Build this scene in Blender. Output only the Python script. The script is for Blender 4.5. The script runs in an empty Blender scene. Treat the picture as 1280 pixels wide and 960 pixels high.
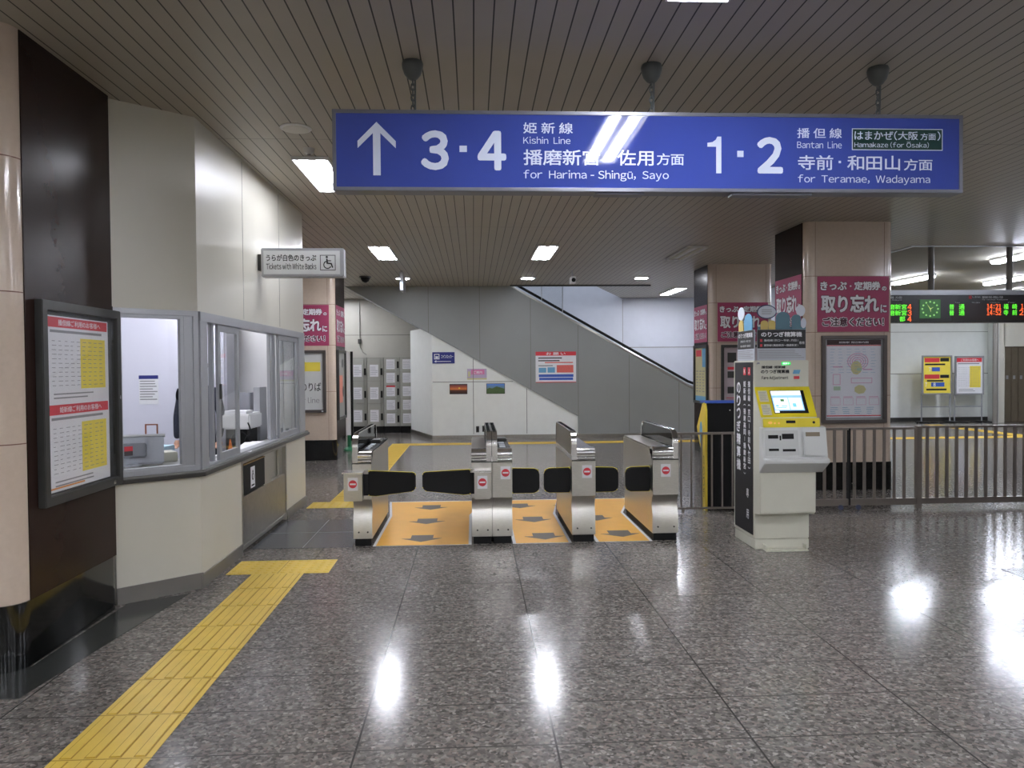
import bpy, bmesh, math, random
from mathutils import Matrix, Vector
from math import pi, sin, cos, radians
random.seed(7)
S = bpy.context.scene
COL = S.collection
V = Vector
CEIL = 3.46

# ------------------------------------------------------------------ materials
def lin(c):
    return tuple(((v/12.92) if v <= 0.04045 else ((v+0.055)/1.055)**2.4) for v in c)
MATS = {}
def mat(name, rgb, rough=0.5, metal=0.0, spec=0.5, vary=0.0, vscale=6.0, bump=0.0, bscale=60.0, emit=0.0, coat=0.0, stretch=None):
    if name in MATS: return MATS[name]
    m = bpy.data.materials.new(name); m.use_nodes = True
    nt = m.node_tree; b = nt.nodes['Principled BSDF']
    c = lin([v/255 for v in rgb])
    b.inputs['Base Color'].default_value = (*c, 1)
    b.inputs['Roughness'].default_value = rough
    b.inputs['Metallic'].default_value = metal
    b.inputs['Specular IOR Level'].default_value = spec
    b.inputs['Coat Weight'].default_value = coat
    b.inputs['Coat Roughness'].default_value = 0.08
    if emit:
        b.inputs['Emission Color'].default_value = (*c, 1); b.inputs['Emission Strength'].default_value = emit
    tc = nt.nodes.new('ShaderNodeTexCoord'); mp = nt.nodes.new('ShaderNodeMapping')
    nt.links.new(tc.outputs['Object'], mp.inputs['Vector'])
    if stretch: mp.inputs['Scale'].default_value = stretch
    if vary:
        n = nt.nodes.new('ShaderNodeTexNoise'); n.inputs['Scale'].default_value = vscale; n.inputs['Detail'].default_value = 4
        nt.links.new(mp.outputs[0], n.inputs['Vector'])
        r = nt.nodes.new('ShaderNodeValToRGB')
        r.color_ramp.elements[0].position = 0.3; r.color_ramp.elements[1].position = 0.7
        r.color_ramp.elements[0].color = (*[v*(1-vary) for v in c], 1)
        r.color_ramp.elements[1].color = (*[min(1, v*(1+vary)) for v in c], 1)
        nt.links.new(n.outputs['Fac'], r.inputs['Fac']); nt.links.new(r.outputs['Color'], b.inputs['Base Color'])
    if bump:
        n = nt.nodes.new('ShaderNodeTexNoise'); n.inputs['Scale'].default_value = bscale
        nt.links.new(mp.outputs[0], n.inputs['Vector'])
        bp = nt.nodes.new('ShaderNodeBump'); bp.inputs['Strength'].default_value = bump; bp.inputs['Distance'].default_value = 0.01
        nt.links.new(n.outputs['Fac'], bp.inputs['Height']); nt.links.new(bp.outputs['Normal'], b.inputs['Normal'])
    MATS[name] = m
    return m

def glass(name, rgb=(235, 245, 245), refl=0.08, tint=0.92):
    if name in MATS: return MATS[name]
    m = bpy.data.materials.new(name); m.use_nodes = True; nt = m.node_tree
    for n in list(nt.nodes): nt.nodes.remove(n)
    out = nt.nodes.new('ShaderNodeOutputMaterial'); mix = nt.nodes.new('ShaderNodeMixShader')
    tr = nt.nodes.new('ShaderNodeBsdfTransparent'); gl = nt.nodes.new('ShaderNodeBsdfGlossy')
    tr.inputs['Color'].default_value = (*[v*tint for v in lin([q/255 for q in rgb])], 1)
    gl.inputs['Roughness'].default_value = 0.02
    fr = nt.nodes.new('ShaderNodeLayerWeight'); fr.inputs['Blend'].default_value = .5
    pw = nt.nodes.new('ShaderNodeMath'); pw.operation = 'POWER'; pw.inputs[1].default_value = 5.0
    ma = nt.nodes.new('ShaderNodeMath'); ma.operation = 'MULTIPLY_ADD'; ma.inputs[1].default_value = .8; ma.inputs[2].default_value = refl*.5
    nt.links.new(fr.outputs['Facing'], pw.inputs[0]); nt.links.new(pw.outputs[0], ma.inputs[0]); nt.links.new(ma.outputs[0], mix.inputs['Fac'])
    nt.links.new(tr.outputs[0], mix.inputs[1]); nt.links.new(gl.outputs[0], mix.inputs[2]); nt.links.new(mix.outputs[0], out.inputs['Surface'])
    MATS[name] = m
    return m

def lines_fac(nt, coord, pitch, offset, width):
    """1 inside a thin joint line, else 0 (coord: a float socket)"""
    def mth(op, a, b=None):
        n = nt.nodes.new('ShaderNodeMath'); n.operation = op
        for i, v in enumerate((a, b)):
            if v is None: continue
            if isinstance(v, (int, float)): n.inputs[i].default_value = v
            else: nt.links.new(v, n.inputs[i])
        return n.outputs[0]
    a = mth('ADD', coord, -offset + 100*pitch + pitch/2)
    a = mth('MODULO', a, pitch)
    a = mth('SUBTRACT', a, pitch/2)
    a = mth('ABSOLUTE', a)
    return mth('LESS_THAN', a, width/2)

def mixc(nt, fac, a, b, mode='MIX'):
    n = nt.nodes.new('ShaderNodeMix'); n.data_type = 'RGBA'; n.blend_type = mode
    for s, v in ((n.inputs[0], fac), (n.inputs[6], a), (n.inputs[7], b)):
        if isinstance(v, (int, float)): s.default_value = v
        elif isinstance(v, tuple): s.default_value = v
        else: nt.links.new(v, s)
    return n.outputs[2]

def floor_material():
    m = bpy.data.materials.new('polished_granite'); m.use_nodes = True; nt = m.node_tree; b = nt.nodes['Principled BSDF']
    tc = nt.nodes.new('ShaderNodeNewGeometry'); sp = nt.nodes.new('ShaderNodeSeparateXYZ')
    nt.links.new(tc.outputs['Position'], sp.inputs[0])
    v = nt.nodes.new('ShaderNodeTexVoronoi'); v.inputs['Scale'].default_value = 66; v.inputs['Randomness'].default_value = 1
    nt.links.new(tc.outputs['Position'], v.inputs['Vector'])
    s2 = nt.nodes.new('ShaderNodeSeparateColor'); nt.links.new(v.outputs['Color'], s2.inputs[0])
    r = nt.nodes.new('ShaderNodeValToRGB'); r.color_ramp.interpolation = 'CONSTANT'
    cols = [(0, (92, 90, 86)), (0.16, (110, 108, 103)), (0.40, (124, 121, 115)), (0.68, (138, 129, 123)), (0.84, (145, 142, 137)), (0.96, (162, 158, 152))]
    e = r.color_ramp.elements
    while len(e) < len(cols): e.new(0.5)
    for k, (p, c) in enumerate(cols): e[k].position = p; e[k].color = (*lin([q/255 for q in c]), 1)
    nt.links.new(s2.outputs[0], r.inputs[0])
    n = nt.nodes.new('ShaderNodeTexNoise'); n.inputs['Scale'].default_value = 22; n.inputs['Detail'].default_value = 5
    nt.links.new(tc.outputs['Position'], n.inputs['Vector'])
    rr = nt.nodes.new('ShaderNodeValToRGB'); rr.color_ramp.elements[0].position = .38; rr.color_ramp.elements[1].position = .62
    rr.color_ramp.elements[0].color = (.72, .70, .70, 1); rr.color_ramp.elements[1].color = (1.0, .98, .97, 1)
    nt.links.new(n.outputs['Fac'], rr.inputs[0])
    c = mixc(nt, 1.0, r.outputs['Color'], rr.outputs['Color'], 'MULTIPLY')
    # warm / cool slabs
    nz = nt.nodes.new('ShaderNodeTexNoise'); nz.inputs['Scale'].default_value = .35
    nt.links.new(tc.outputs['Position'], nz.inputs['Vector'])
    warm = mixc(nt, nz.outputs['Fac'], (1.0, .94, .92, 1), (.93, .97, 1.0, 1))
    c = mixc(nt, 1.0, c, warm, 'MULTIPLY')
    fx = lines_fac(nt, sp.outputs['X'], 0.85, 0.34, 0.009); fy = lines_fac(nt, sp.outputs['Y'], 0.405, 3.574, 0.009)
    c = mixc(nt, fx, c, (.045, .043, .04, 1)); 
    c = mixc(nt, fy, c, (.07, .065, .06, 1))
    nt.links.new(c, b.inputs['Base Color'])
    b.inputs['Roughness'].default_value = 0.155; b.inputs['Specular IOR Level'].default_value = 0.2
    n3 = nt.nodes.new('ShaderNodeTexNoise'); n3.inputs['Scale'].default_value = 30
    nt.links.new(tc.outputs['Position'], n3.inputs['Vector'])
    bp = nt.nodes.new('ShaderNodeBump'); bp.inputs['Strength'].default_value = .02; bp.inputs['Distance'].default_value = .002
    nt.links.new(n3.outputs['Fac'], bp.inputs['Height']); nt.links.new(bp.outputs[0], b.inputs['Normal'])
    return m

def plank_material():
    m = bpy.data.materials.new('ceiling_spandrel'); m.use_nodes = True; nt = m.node_tree; b = nt.nodes['Principled BSDF']
    tc = nt.nodes.new('ShaderNodeNewGeometry'); sp = nt.nodes.new('ShaderNodeSeparateXYZ')
    nt.links.new(tc.outputs['Position'], sp.inputs[0])
    fx = lines_fac(nt, sp.outputs['X'], 0.1052, 0.018, 0.0085)
    fy = lines_fac(nt, sp.outputs['Y'], 3.75, 6.155, 0.008)
    n = nt.nodes.new('ShaderNodeTexNoise'); n.inputs['Scale'].default_value = 3
    nt.links.new(tc.outputs['Position'], n.inputs['Vector'])
    base = mixc(nt, n.outputs['Fac'], (*lin((.65, .625, .58)), 1), (*lin((.69, .665, .62)), 1))
    c = mixc(nt, fy, base, (.12, .11, .09, 1)); c = mixc(nt, fx, c, (.02, .018, .014, 1))
    nt.links.new(c, b.inputs['Base Color'])
    b.inputs['Roughness'].default_value = 0.42
    b.inputs['Specular IOR Level'].default_value = 0.4
    return m

STEEL = mat('brushed_steel', (204, 202, 195), .30, 1.0, vary=.08, vscale=30, bump=.02, bscale=90, stretch=(1, 1, 12))
STEEL2 = mat('satin_steel', (170, 167, 160), .38, 1.0, vary=.06, vscale=20)
CHROME = mat('chrome', (228, 228, 230), .16, 1.0)
ALU = mat('silver_aluminium', (172, 174, 178), .38, .55, vary=.03)
BLACK = mat('black_plastic', (14, 14, 15), .6, spec=.3, vary=.1)
DARKGLOSS = mat('black_granite', (10, 12, 12), .10, spec=.6, vary=.4, vscale=40)
BROWN = mat('dark_brown_panel', (44, 31, 27), .26, spec=.13, vary=.04, vscale=8)
DGREY = mat('dark_grey_metal', (72, 72, 70), .4, .5, vary=.06)
BEIGE = mat('beige_tile', (200, 183, 166), .14, spec=.55, vary=.03, vscale=30)
JOINT = mat('tile_joint', (120, 88, 78), .8, vary=.05)
OFFW = mat('cream_steel_wall', (205, 202, 189), .36, vary=.015, vscale=2)
WHITE = mat('white_paint', (222, 222, 222), .5, vary=.02)
WALLG = mat('white_wall_panel', (236, 239, 235), .4, vary=.02)
GREYP = mat('grey_stair_panel', (146, 149, 147), .42, vary=.03, vscale=1.5)
COOLW = mat('cool_white_wall', (205, 209, 220), .5, vary=.02)
PAPER = mat('paper', (232, 232, 236), .6, vary=.01)
INK = mat('black_ink', (24, 24, 26), .6, vary=.05)
LINEINK = mat('grey_print', (146, 146, 150), .6, vary=.05)
RED = mat('red_print', (214, 58, 70), .5, vary=.03)
YEL = mat('yellow_print', (240, 220, 84), .5, vary=.03)
MAG = mat('magenta_sheet', (168, 66, 102), .45, vary=.03)
MAGD = mat('dark_plum_print', (70, 26, 44), .5, vary=.03)
WTXT = mat('white_print', (236, 236, 240), .5, vary=.01)
BLUEP = mat('blue_print', (60, 96, 190), .5, vary=.03)
NAVY = mat('navy_sign', (36, 44, 128), .4, vary=.03)
LBLUE = mat('light_blue_print', (108, 168, 206), .5, vary=.03)
TACT = mat('yellow_tactile', (214, 182, 72), .42, vary=.06, vscale=8)
TACTD = mat('dark_yellow_groove', (160, 128, 46), .7, vary=.1, vscale=8)  # darker yellow on tile joints and around each guiding bar
MATY = mat('orange_yellow_mat', (226, 168, 62), .5, vary=.04, vscale=5)
MATG = mat('grey_arrow_print', (92, 84, 74), .6, vary=.05)
MACHB = mat('machine_cream', (206, 205, 190), .42, vary=.015)
MACHY = mat('machine_yellow', (226, 208, 38), .42, vary=.02)
GLS = glass('clear_glass', (250, 251, 251), .06, .985)
GLS2 = glass('smoked_acrylic', (150, 155, 155), .10, .75)
PGLS = glass('poster_cover', (253, 253, 253), .03, 1.0)
LEDW = mat('lamp_diffuser', (242, 244, 253), .5, emit=26)
LEDT = mat('tube_lamp', (236, 241, 255), .5, emit=23)
LEDN = mat('lamp_diffuser_dimmed', (242, 244, 253), .5, emit=8.5)  # same diffuser, emission lowered to soften the hot spot on the office wall

# ------------------------------------------------------------------ mesh builder
ORG = {}
def plane(o, xdir, up=(0, 0, 1)):
    x = V(xdir).normalized(); u = V(up).normalized(); n = x.cross(u)
    return Matrix(((x.x, u.x, n.x, o[0]), (x.y, u.y, n.y, o[1]), (x.z, u.z, n.z, o[2]), (0, 0, 0, 1)))
FONT_CACHE = {}
def raw(ch, bold):
    k = (ch, bold)
    if k not in FONT_CACHE:
        c = bpy.data.curves.new('t', 'FONT'); c.body = ch; c.resolution_u = 3
        o = bpy.data.objects.new('t', c); COL.objects.link(o)
        me = bpy.data.meshes.new_from_object(o.evaluated_get(bpy.context.evaluated_depsgraph_get()))
        vs = [v.co.copy() for v in me.vertices]; fs = [tuple(p.vertices) for p in me.polygons]
        bpy.data.objects.remove(o); bpy.data.curves.remove(c); bpy.data.meshes.remove(me)
        if bold:
            q = bold*.75; w_ = bold; v2, f2 = [], []
            dirs = ((q, q), (-q, q), (q, -q), (-q, -q), (0, 0)) if bold < .028 else ((q, q), (-q, q), (q, -q), (-q, -q), (w_, 0), (-w_, 0), (0, w_), (0, -w_), (w_/2, w_/2), (-w_/2, w_/2), (w_/2, -w_/2), (-w_/2, -w_/2))
            for n, (dx, dy) in enumerate(dirs):
                f2 += [tuple(i+len(v2) for i in f) for f in fs]; v2 += [V((v.x+dx, v.y+dy, n*5e-5)) for v in vs]
            vs, fs = v2, f2
        FONT_CACHE[k] = (vs, fs)
    return FONT_CACHE[k]
def glyphs(body, bold):
    """proportional lettering: latin letters and digits in the upright sans cut"""
    V_, F_ = [], []; x = 0
    for ch in body:
        if ch == ' ': x += .26; continue
        mac = ch in 'ūŌ'; c = {'ū': 'u', 'Ō': 'O', '-': '‐'}.get(ch, ch)
        lat = 33 <= ord(c) <= 126
        vs, fs = raw(chr(ord(c)+0xFEE0) if lat else c, bold)
        if not vs: continue
        a, b = min(v.x for v in vs), max(v.x for v in vs); k = len(V_)
        if lat: off = x-a+.04; adv = b-a+.085
        else: off = x+(.98-(b-a))/2-a if (b-a) > .3 else x+.2-a; adv = .98 if (b-a) > .3 else .5
        V_ += [V((v.x+off, v.y, v.z)) for v in vs]; F_ += [tuple(q+k for q in f) for f in fs]
        if mac:
            t = max(v.y for v in vs)+.07; k = len(V_)
            V_ += [V((a+off+.08, t, 0)), V((b+off-.08, t, 0)), V((b+off-.08, t+.06, 0)), V((a+off+.08, t+.06, 0))]; F_.append((k, k+1, k+2, k+3))
        x += adv
    return V_, F_

class MB:
    def __init__(s, m=None): s.bm = bmesh.new(); s.m = m or Matrix()
    def add(s, vs, fs, smooth=False):
        bv = [s.bm.verts.new(s.m @ V(v)) for v in vs]
        for f in fs:
            try:
                fc = s.bm.faces.new([bv[i] for i in f]); fc.smooth = smooth
            except ValueError: pass
        return s
    def box(s, x0, x1, y0, y1, z0, z1):
        x0, x1 = sorted((x0, x1)); y0, y1 = sorted((y0, y1)); z0, z1 = sorted((z0, z1))
        vs = [(x0, y0, z0), (x1, y0, z0), (x1, y1, z0), (x0, y1, z0), (x0, y0, z1), (x1, y0, z1), (x1, y1, z1), (x0, y1, z1)]
        return s.add(vs, [(0, 3, 2, 1), (4, 5, 6, 7), (0, 1, 5, 4), (1, 2, 6, 5), (2, 3, 7, 6), (3, 0, 4, 7)])
    def prism(s, pts, a0, a1, axis='z'):
        """2-D outline extruded; axis z: pts=(x,y); axis x: pts=(y,z); axis y: pts=(x,z)"""
        n = len(pts)
        def P(p, a): return {'z': (p[0], p[1], a), 'x': (a, p[0], p[1]), 'y': (p[0], a, p[1])}[axis]
        vs = [P(p, a0) for p in pts]+[P(p, a1) for p in pts]
        return s.add(vs, [tuple(range(n)), tuple(range(2*n-1, n-1, -1))]+[(i, (i+1) % n, n+(i+1) % n, n+i) for i in range(n)], False)
    def ring(s, outer, inner, a0, a1):
        """closed frame between two outlines with the same count, in local xy, depth z a0..a1"""
        n = len(outer)
        vs = [(*p, a) for a in (a0, a1) for o in (outer, inner) for p in o]
        f = []
        for i in range(n):
            j = (i+1) % n
            f += [(i, j, n+j, n+i), (2*n+i, 3*n+i, 3*n+j, 2*n+j), (i, 2*n+i, 2*n+j, j), (n+i, n+j, 3*n+j, 3*n+i)]
        return s.add(vs, f)
    def frame(s, x0, x1, y0, y1, w, d0, d1):
        return s.ring([(x0, y0), (x1, y0), (x1, y1), (x0, y1)], [(x0+w, y0+w), (x1-w, y0+w), (x1-w, y1-w), (x0+w, y1-w)], d0, d1)
    def cyl(s, c, r, h, axis='z', n=20, r2=None):
        r2 = r if r2 is None else r2
        def P(a, q, t):
            x, y = q*cos(a), q*sin(a)
            return {'z': (c[0]+x, c[1]+y, c[2]+t), 'x': (c[0]+t, c[1]+x, c[2]+y), 'y': (c[0]+x, c[1]+t, c[2]+y)}[axis]
        vs = [P(2*pi*i/n, r, 0) for i in range(n)]+[P(2*pi*i/n, r2, h) for i in range(n)]
        s.add(vs, [tuple(range(n)), tuple(range(2*n-1, n-1, -1))])
        bv = list(s.bm.verts)[-2*n:]
        s.bm.verts.ensure_lookup_table()
        for i in range(n):
            fc = s.bm.faces.new((bv[i], bv[(i+1) % n], bv[n+(i+1) % n], bv[n+i])); fc.smooth = True
        return s
    def lathe(s, c, prof, n=24):
        vs = []; fs = []
        for r, z in prof:
            for i in range(n): vs.append((c[0]+r*cos(2*pi*i/n), c[1]+r*sin(2*pi*i/n), c[2]+z))
        for k in range(len(prof)-1):
            for i in range(n): fs.append((k*n+i, k*n+(i+1) % n, (k+1)*n+(i+1) % n, (k+1)*n+i))
        fs += [tuple(range(n)), tuple(range(len(prof)*n-1, (len(prof)-1)*n-1, -1))]
        return s.add(vs, fs, True)
    def tube(s, path, r, n=8):
        path = [V(p) for p in path]; vs = []; fs = []
        for k, p in enumerate(path):
            t = (path[min(k+1, len(path)-1)]-path[max(k-1, 0)]).normalized()
            a = t.orthogonal().normalized() if k == 0 else (pa - t*pa.dot(t)).normalized()
            pa = a; b = t.cross(a)
            for i in range(n): vs.append(p+a*r*cos(2*pi*i/n)+b*r*sin(2*pi*i/n))
        for k in range(len(path)-1):
            for i in range(n): fs.append((k*n+i, k*n+(i+1) % n, (k+1)*n+(i+1) % n, (k+1)*n+i))
        fs += [tuple(range(n)), tuple(range(len(path)*n-1, (len(path)-1)*n-1, -1))]
        return s.add(vs, fs, True)
    def text(s, body, x0, x1, y0, y1, d, bold=0.0, center=False):
        """lettering fitted into a rectangle of the local plane"""
        vs, fs = glyphs(body, bold)
        if not vs: return s
        ax, bx = min(v.x for v in vs), max(v.x for v in vs); ay, by = min(v.y for v in vs), max(v.y for v in vs)
        sx = (x1-x0)/max(bx-ax, 1e-6); sy = (y1-y0)/max(by-ay, 1e-6)
        return s.add([(x0+(v.x-ax)*sx, y0+(v.y-ay)*sy, d+v.z) for v in vs], fs)
    def vtext(s, body, xc, w, ytop, step, d, bold=0.0):
        for k, ch in enumerate(body):
            if ch == ' ': continue
            y = ytop-k*step
            if ch in '｜': s.box(xc-w*.05, xc+w*.05, y-step*.85, y-step*.15, d-.0005, d); continue
            if ch in '（）':
                s.text({'（': '︵', '）': '︶'}[ch], xc-w*.45, xc+w*.45, y-step*.65, y-step*.4, d, bold); continue
            s.text(ch, xc-w/2, xc+w/2, y-step*.93, y-step*.05, d, bold)
        return s
    def rows(s, x0, x1, y0, y1, n, d, fill=.45, jag=.3, cells=1, seed=1):
        """rows of small illegible print"""
        R = random.Random(seed); st = (y1-y0)/n; cw = (x1-x0)/cells
        for k in range(n):
            for q in range(cells):
                a = x0+q*cw; b = a+cw*(1-jag*R.random()) - (cw*.12 if cells > 1 else 0)
                if cells > 1: a += cw*.1*R.random(); b = a+cw*(.35+.35*R.random())
                s.box(a, b, y1-(k+.5)*st-st*fill/2, y1-(k+.5)*st+st*fill/2, d-.0004, d)
        return s
    def ellipse(s, cx, cy, rx, ry, d0, d1, n=28):
        return s.prism_l([(cx+rx*cos(2*pi*i/n), cy+ry*sin(2*pi*i/n)) for i in range(n)], d0, d1)
    def prism_l(s, pts, d0, d1): return s.prism(pts, d0, d1, 'z')
    def build(s, name, material, parent=None, bev=0.0, seg=2, **kw):
        bm = s.bm
        bmesh.ops.recalc_face_normals(bm, faces=bm.faces)
        if bev:
            bmesh.ops.remove_doubles(bm, verts=bm.verts, dist=1e-5)
            es = [e for e in bm.edges if len(e.link_faces) == 2 and e.calc_face_angle(0) > radians(30)]
            bmesh.ops.bevel(bm, geom=es, offset=bev, segments=seg, affect='EDGES', clamp_overlap=True)
            for f in bm.faces: f.smooth = True
        for e in bm.edges:
            if len(e.link_faces) == 2 and e.calc_face_angle(0) > radians(38): e.smooth = False
        cs = [v.co for v in bm.verts]
        lo = V((min(c.x for c in cs), min(c.y for c in cs), min(c.z for c in cs)))
        hi = V((max(c.x for c in cs), max(c.y for c in cs), max(c.z for c in cs)))
        org = V(((lo.x+hi.x)/2, (lo.y+hi.y)/2, lo.z))
        bmesh.ops.translate(bm, verts=bm.verts, vec=-org)
        me = bpy.data.meshes.new(name); bm.to_mesh(me); bm.free()
        me.materials.append(material)
        o = bpy.data.objects.new(name, me); COL.objects.link(o)
        ORG[o] = org
        if parent is not None:
            o.parent = parent; o.location = org-ORG[parent]
        else: o.location = org
        for k, v in kw.items(): o[k] = v
        return o

def thing(name, label, cat, loc, group=None):
    o = bpy.data.objects.new(name, None); COL.objects.link(o); o.location = loc; o.empty_display_size = .1
    ORG[o] = V(loc); o['label'] = label; o['category'] = cat
    if group: o['group'] = group
    return o
def tag(o, label, cat, group=None):
    o['label'] = label; o['category'] = cat
    if group: o['group'] = group
    return o
def st(o): o['kind'] = 'structure'; return o
def copy_tree(o, parent=None, loc=None):
    c = o.copy(); COL.objects.link(c); c.parent = parent
    if loc is not None: c.location = loc
    for ch in list(o.children): copy_tree(ch, c)
    return c
FX = (1, 0, 0)
def front(y, x=0, z=0): return plane((x, y, z), (1, 0, 0))      # faces the concourse (-Y); local x = X, y = Z
def rightf(x): return plane((x, 0, 0), (0, 1, 0))               # faces +X; local x = Y
def leftf(x): return plane((x, 0, 0), (0, -1, 0))               # faces -X; local x = -Y

# ================================================================== SETTING
fl = st(MB().box(-9, 19, -7, 23, -.1, 0).build('floor', floor_material()))
SLATE = mat('dark_slate_tile', (88, 90, 94), .22, vary=.08, vscale=5)
SLATEJ = mat('pale_tile_joint', (150, 150, 148), .6, vary=.05)
MB().box(-2.01, -1.11, 6.84, 8.1, 0, .003).build('slate_inlay', SLATE, fl)
MB().box(-1.556, -1.55, 6.84, 8.1, .003, .004).box(-2.01, -1.11, 7.47, 7.476, .003, .004).build('inlay_joint', SLATEJ, fl)
MB().box(4.13, 5.1, 5.43, 5.68, 0, .003).build('slate_inlay', SLATE, fl)
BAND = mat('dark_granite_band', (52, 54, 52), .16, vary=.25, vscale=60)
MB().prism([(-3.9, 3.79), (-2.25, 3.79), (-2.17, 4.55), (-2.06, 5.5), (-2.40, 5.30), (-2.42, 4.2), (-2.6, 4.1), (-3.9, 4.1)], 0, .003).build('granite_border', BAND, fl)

PLANK = plank_material()
ce = st(MB().prism([(-9, -7), (19, -7), (19, 11.4), (6.85, 11.4), (6.85, 21), (3.95, 19.95), (2.71, 16.8), (.84, 16.8), (.82, 17.06), (-2.80, 17.06), (-2.80, 20.2), (-9, 20.2)], CEIL, CEIL+.12).build('ceiling', PLANK))
PLASTER = mat('smooth_ceiling_board', (150, 146, 132), .85, spec=.1, vary=.03)
st(MB().prism([(6.85, 11.4), (19, 11.4), (19, 23), (6.85, 23)], CEIL, CEIL+.12).build('ceiling', PLASTER))
st(MB().box(6.80, 6.86, 11.38, 21, CEIL-.015, CEIL).box(6.80, 12, 11.37, 11.41, CEIL-.015, CEIL).build('trim_1', ALU))
st(MB().box(.83, 4.0, 16.77, 16.83, CEIL-.03, CEIL+.12).build('trim_2', DGREY))

# walls of the hall behind and beside the camera, closing the concourse
st(MB().box(-9, -8.9, -7, 20.2, 0, CEIL).build('wall_left', OFFW))
st(MB().box(18.9, 19, -7, 23, 0, CEIL).build('wall_right', OFFW))
st(MB().box(-9, 19, -7.1, -7, 0, CEIL).build('wall_rear', OFFW))
# locker recess wall
bw = st(MB().box(-9, -1.2, 20, 20.1, 0, CEIL).build('wall_back', mat('greige_wall_panel', (178, 176, 166), .45, vary=.02)))
JG = mat('grey_panel_joint', (118, 118, 112), .6, vary=.05)
MB().box(-9, -1.3, 19.992, 20, 2.50, 2.515).build('panel_joint', JG, bw)
# stair: side panel, white wall below it, back wall, soffit, steps
def band(x): return 3.46-(x+2.85)*(2.95/5.21)     # lower edge of the grey panel
def topl(x): return 3.46-(x-.83)*(2.39/4.23)      # upper edge
stair = thing('staircase', 'stairs behind the grey sloping side panel beyond the ticket gates', 'staircase', (1.5, 17.0, 0))
MB().prism([(-2.85, 3.46), (.83, 3.46), (5.06, 1.07), (5.35, .95), (7.2, .95), (7.2, 0), (2.37, 0), (2.37, band(2.37))], 17.0, 17.09, 'y').build('side_panel', GREYP, stair)
mj = MB()
for jx in (-1.0, .15, 1.3, 2.38, 3.55, 4.7):
    MB().box(jx-.006, jx+.006, 16.997, 17.0, max(band(jx)+.01, .12), min(CEIL, topl(jx))-.01).build('panel_joint', JG, stair)
L = V((4.23, 0, -2.39)).normalized()
MB().tube([(.83, 17.045, 3.47), (5.06, 17.045, 1.10), (5.3, 17.045, .99), (7.2, 17.045, .985)], .042, 10).build('steel_coping', STEEL, stair, label='brushed steel coping along the panel top')
MB().tube([(1.0, 17.13, 3.50), (4.95, 17.13, 1.27), (5.3, 17.13, 1.15), (7.2, 17.13, 1.12)], .03, 8).build('handrail', BLACK, stair, label='black handrail')
sm = MB()
n = 20
for k in range(n):
    x1 = 6.1-k*.29; z1 = .17*(k+1)
    sm.box(x1-.29, x1, 17.1, 19.8, max(0, z1-.35), z1)
sm.build('steps', mat('stair_tread', (140, 138, 132), .5, vary=.05), stair)
MB().prism([(-2.85, 3.46), (-2.85, 3.62), (2.37, .67), (2.37, .51)], 17.1, 19.95, 'y').build('soffit', GREYP, stair)
for a, b in ((.95, 1.55), (1.57, 2.03)):
    MB().prism([(a, topl(a)+.04), (b, topl(b)+.04), (b, 3.445), (a, 3.445)], 17.03, 17.045, 'y').build('glass_panel', GLS, stair)
for gx in (1.552, 2.03): MB().box(gx, gx+.015, 17.02, 17.05, topl(gx), 3.45).build('glazing_bar', ALU, stair)
w = st(MB().prism([(-.93, 0), (2.37, 0), (2.37, band(2.37)), (-.93, band(-.93))], 17.03, 17.09, 'y').build('wall_back', WALLG))
MB().box(-.92, .9, 17.025, 17.03, 1.30, 1.312).box(-.01, .002, 17.025, 17.03, .12, band(0)-.02).box(1.2, 1.212, 17.025, 17.03, .12, band(1.2)-.02).build('panel_joint', JG, w)
st(MB().prism([(-.93, 17.03), (-1.57, 18.95), (-1.53, 18.97), (-.89, 17.04)], 0, 2.56).build('wall_back', WALLG))
st(MB().box(-.93, 7.2, 16.97, 17.0, 0, .10).prism([(-.93, 16.97), (-1.58, 18.93), (-1.57, 18.95), (-.92, 17.0)], 0, .10).build('baseboard_back', STEEL2))
sw = st(MB().box(-1.19, 7.2, 19.9, 20.0, 0, 6.5).build('wall_back', COOLW))
MB().box(.8, 7.2, 19.893, 19.9, 2.13, 2.145).box(3.98, 3.99, 19.893, 19.9, 0, 3.4).build('panel_joint', JG, sw)
st(MB().box(7.1, 7.2, 17.0, 20, 0, CEIL).build('wall_right', COOLW))
# far right hall walls
wr = st(MB().box(7.2, 14.9, 21.0, 21.1, 0, CEIL).build('wall_back', WALLG))
MB().box(7.2, 14.9, 20.99, 21, 1.35, 1.365).box(7.2, 14.9, 20.99, 21, 2.55, 2.56).build('panel_joint', JG, wr)
st(MB().prism([(14.9, 21.1), (14.3, 20.0), (14.42, 19.95), (15, 21.1)], 0, CEIL).build('wall_right', WALLG))
st(MB().box(14.42, 14.62, 20, 20.1, 0, CEIL).box(14.6, 19, 20, 20.1, 2.1, CEIL).box(16.2, 19, 20, 20.1, 0, 2.1).build('wall_back', OFFW))
st(MB().box(7.2, 14.9, 20.96, 21.0, 0, .1).build('baseboard_back', DGREY))
dr = st(MB().box(14.62, 16.2, 20.03, 20.08, 0, 2.1).build('door_1', mat('bronze_shutter', (108, 98, 84), .4, .6, vary=.06)))
dm = MB(front(20.03))
for k in range(8): dm.box(14.64+k*.2, 14.80+k*.2, .03, 2.06, 0, .012 if k % 2 else .02)
dm.build('door_leaf', mat('bronze_shutter_leaf', (126, 116, 100), .4, .6, vary=.06), dr)
dm = MB(front(20.0))
for k in range(8): dm.box(14.66+k*.2, 14.72+k*.2, 1.2, 1.3, 0, .01)
dm.build('door_plate', ALU, dr)
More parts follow.
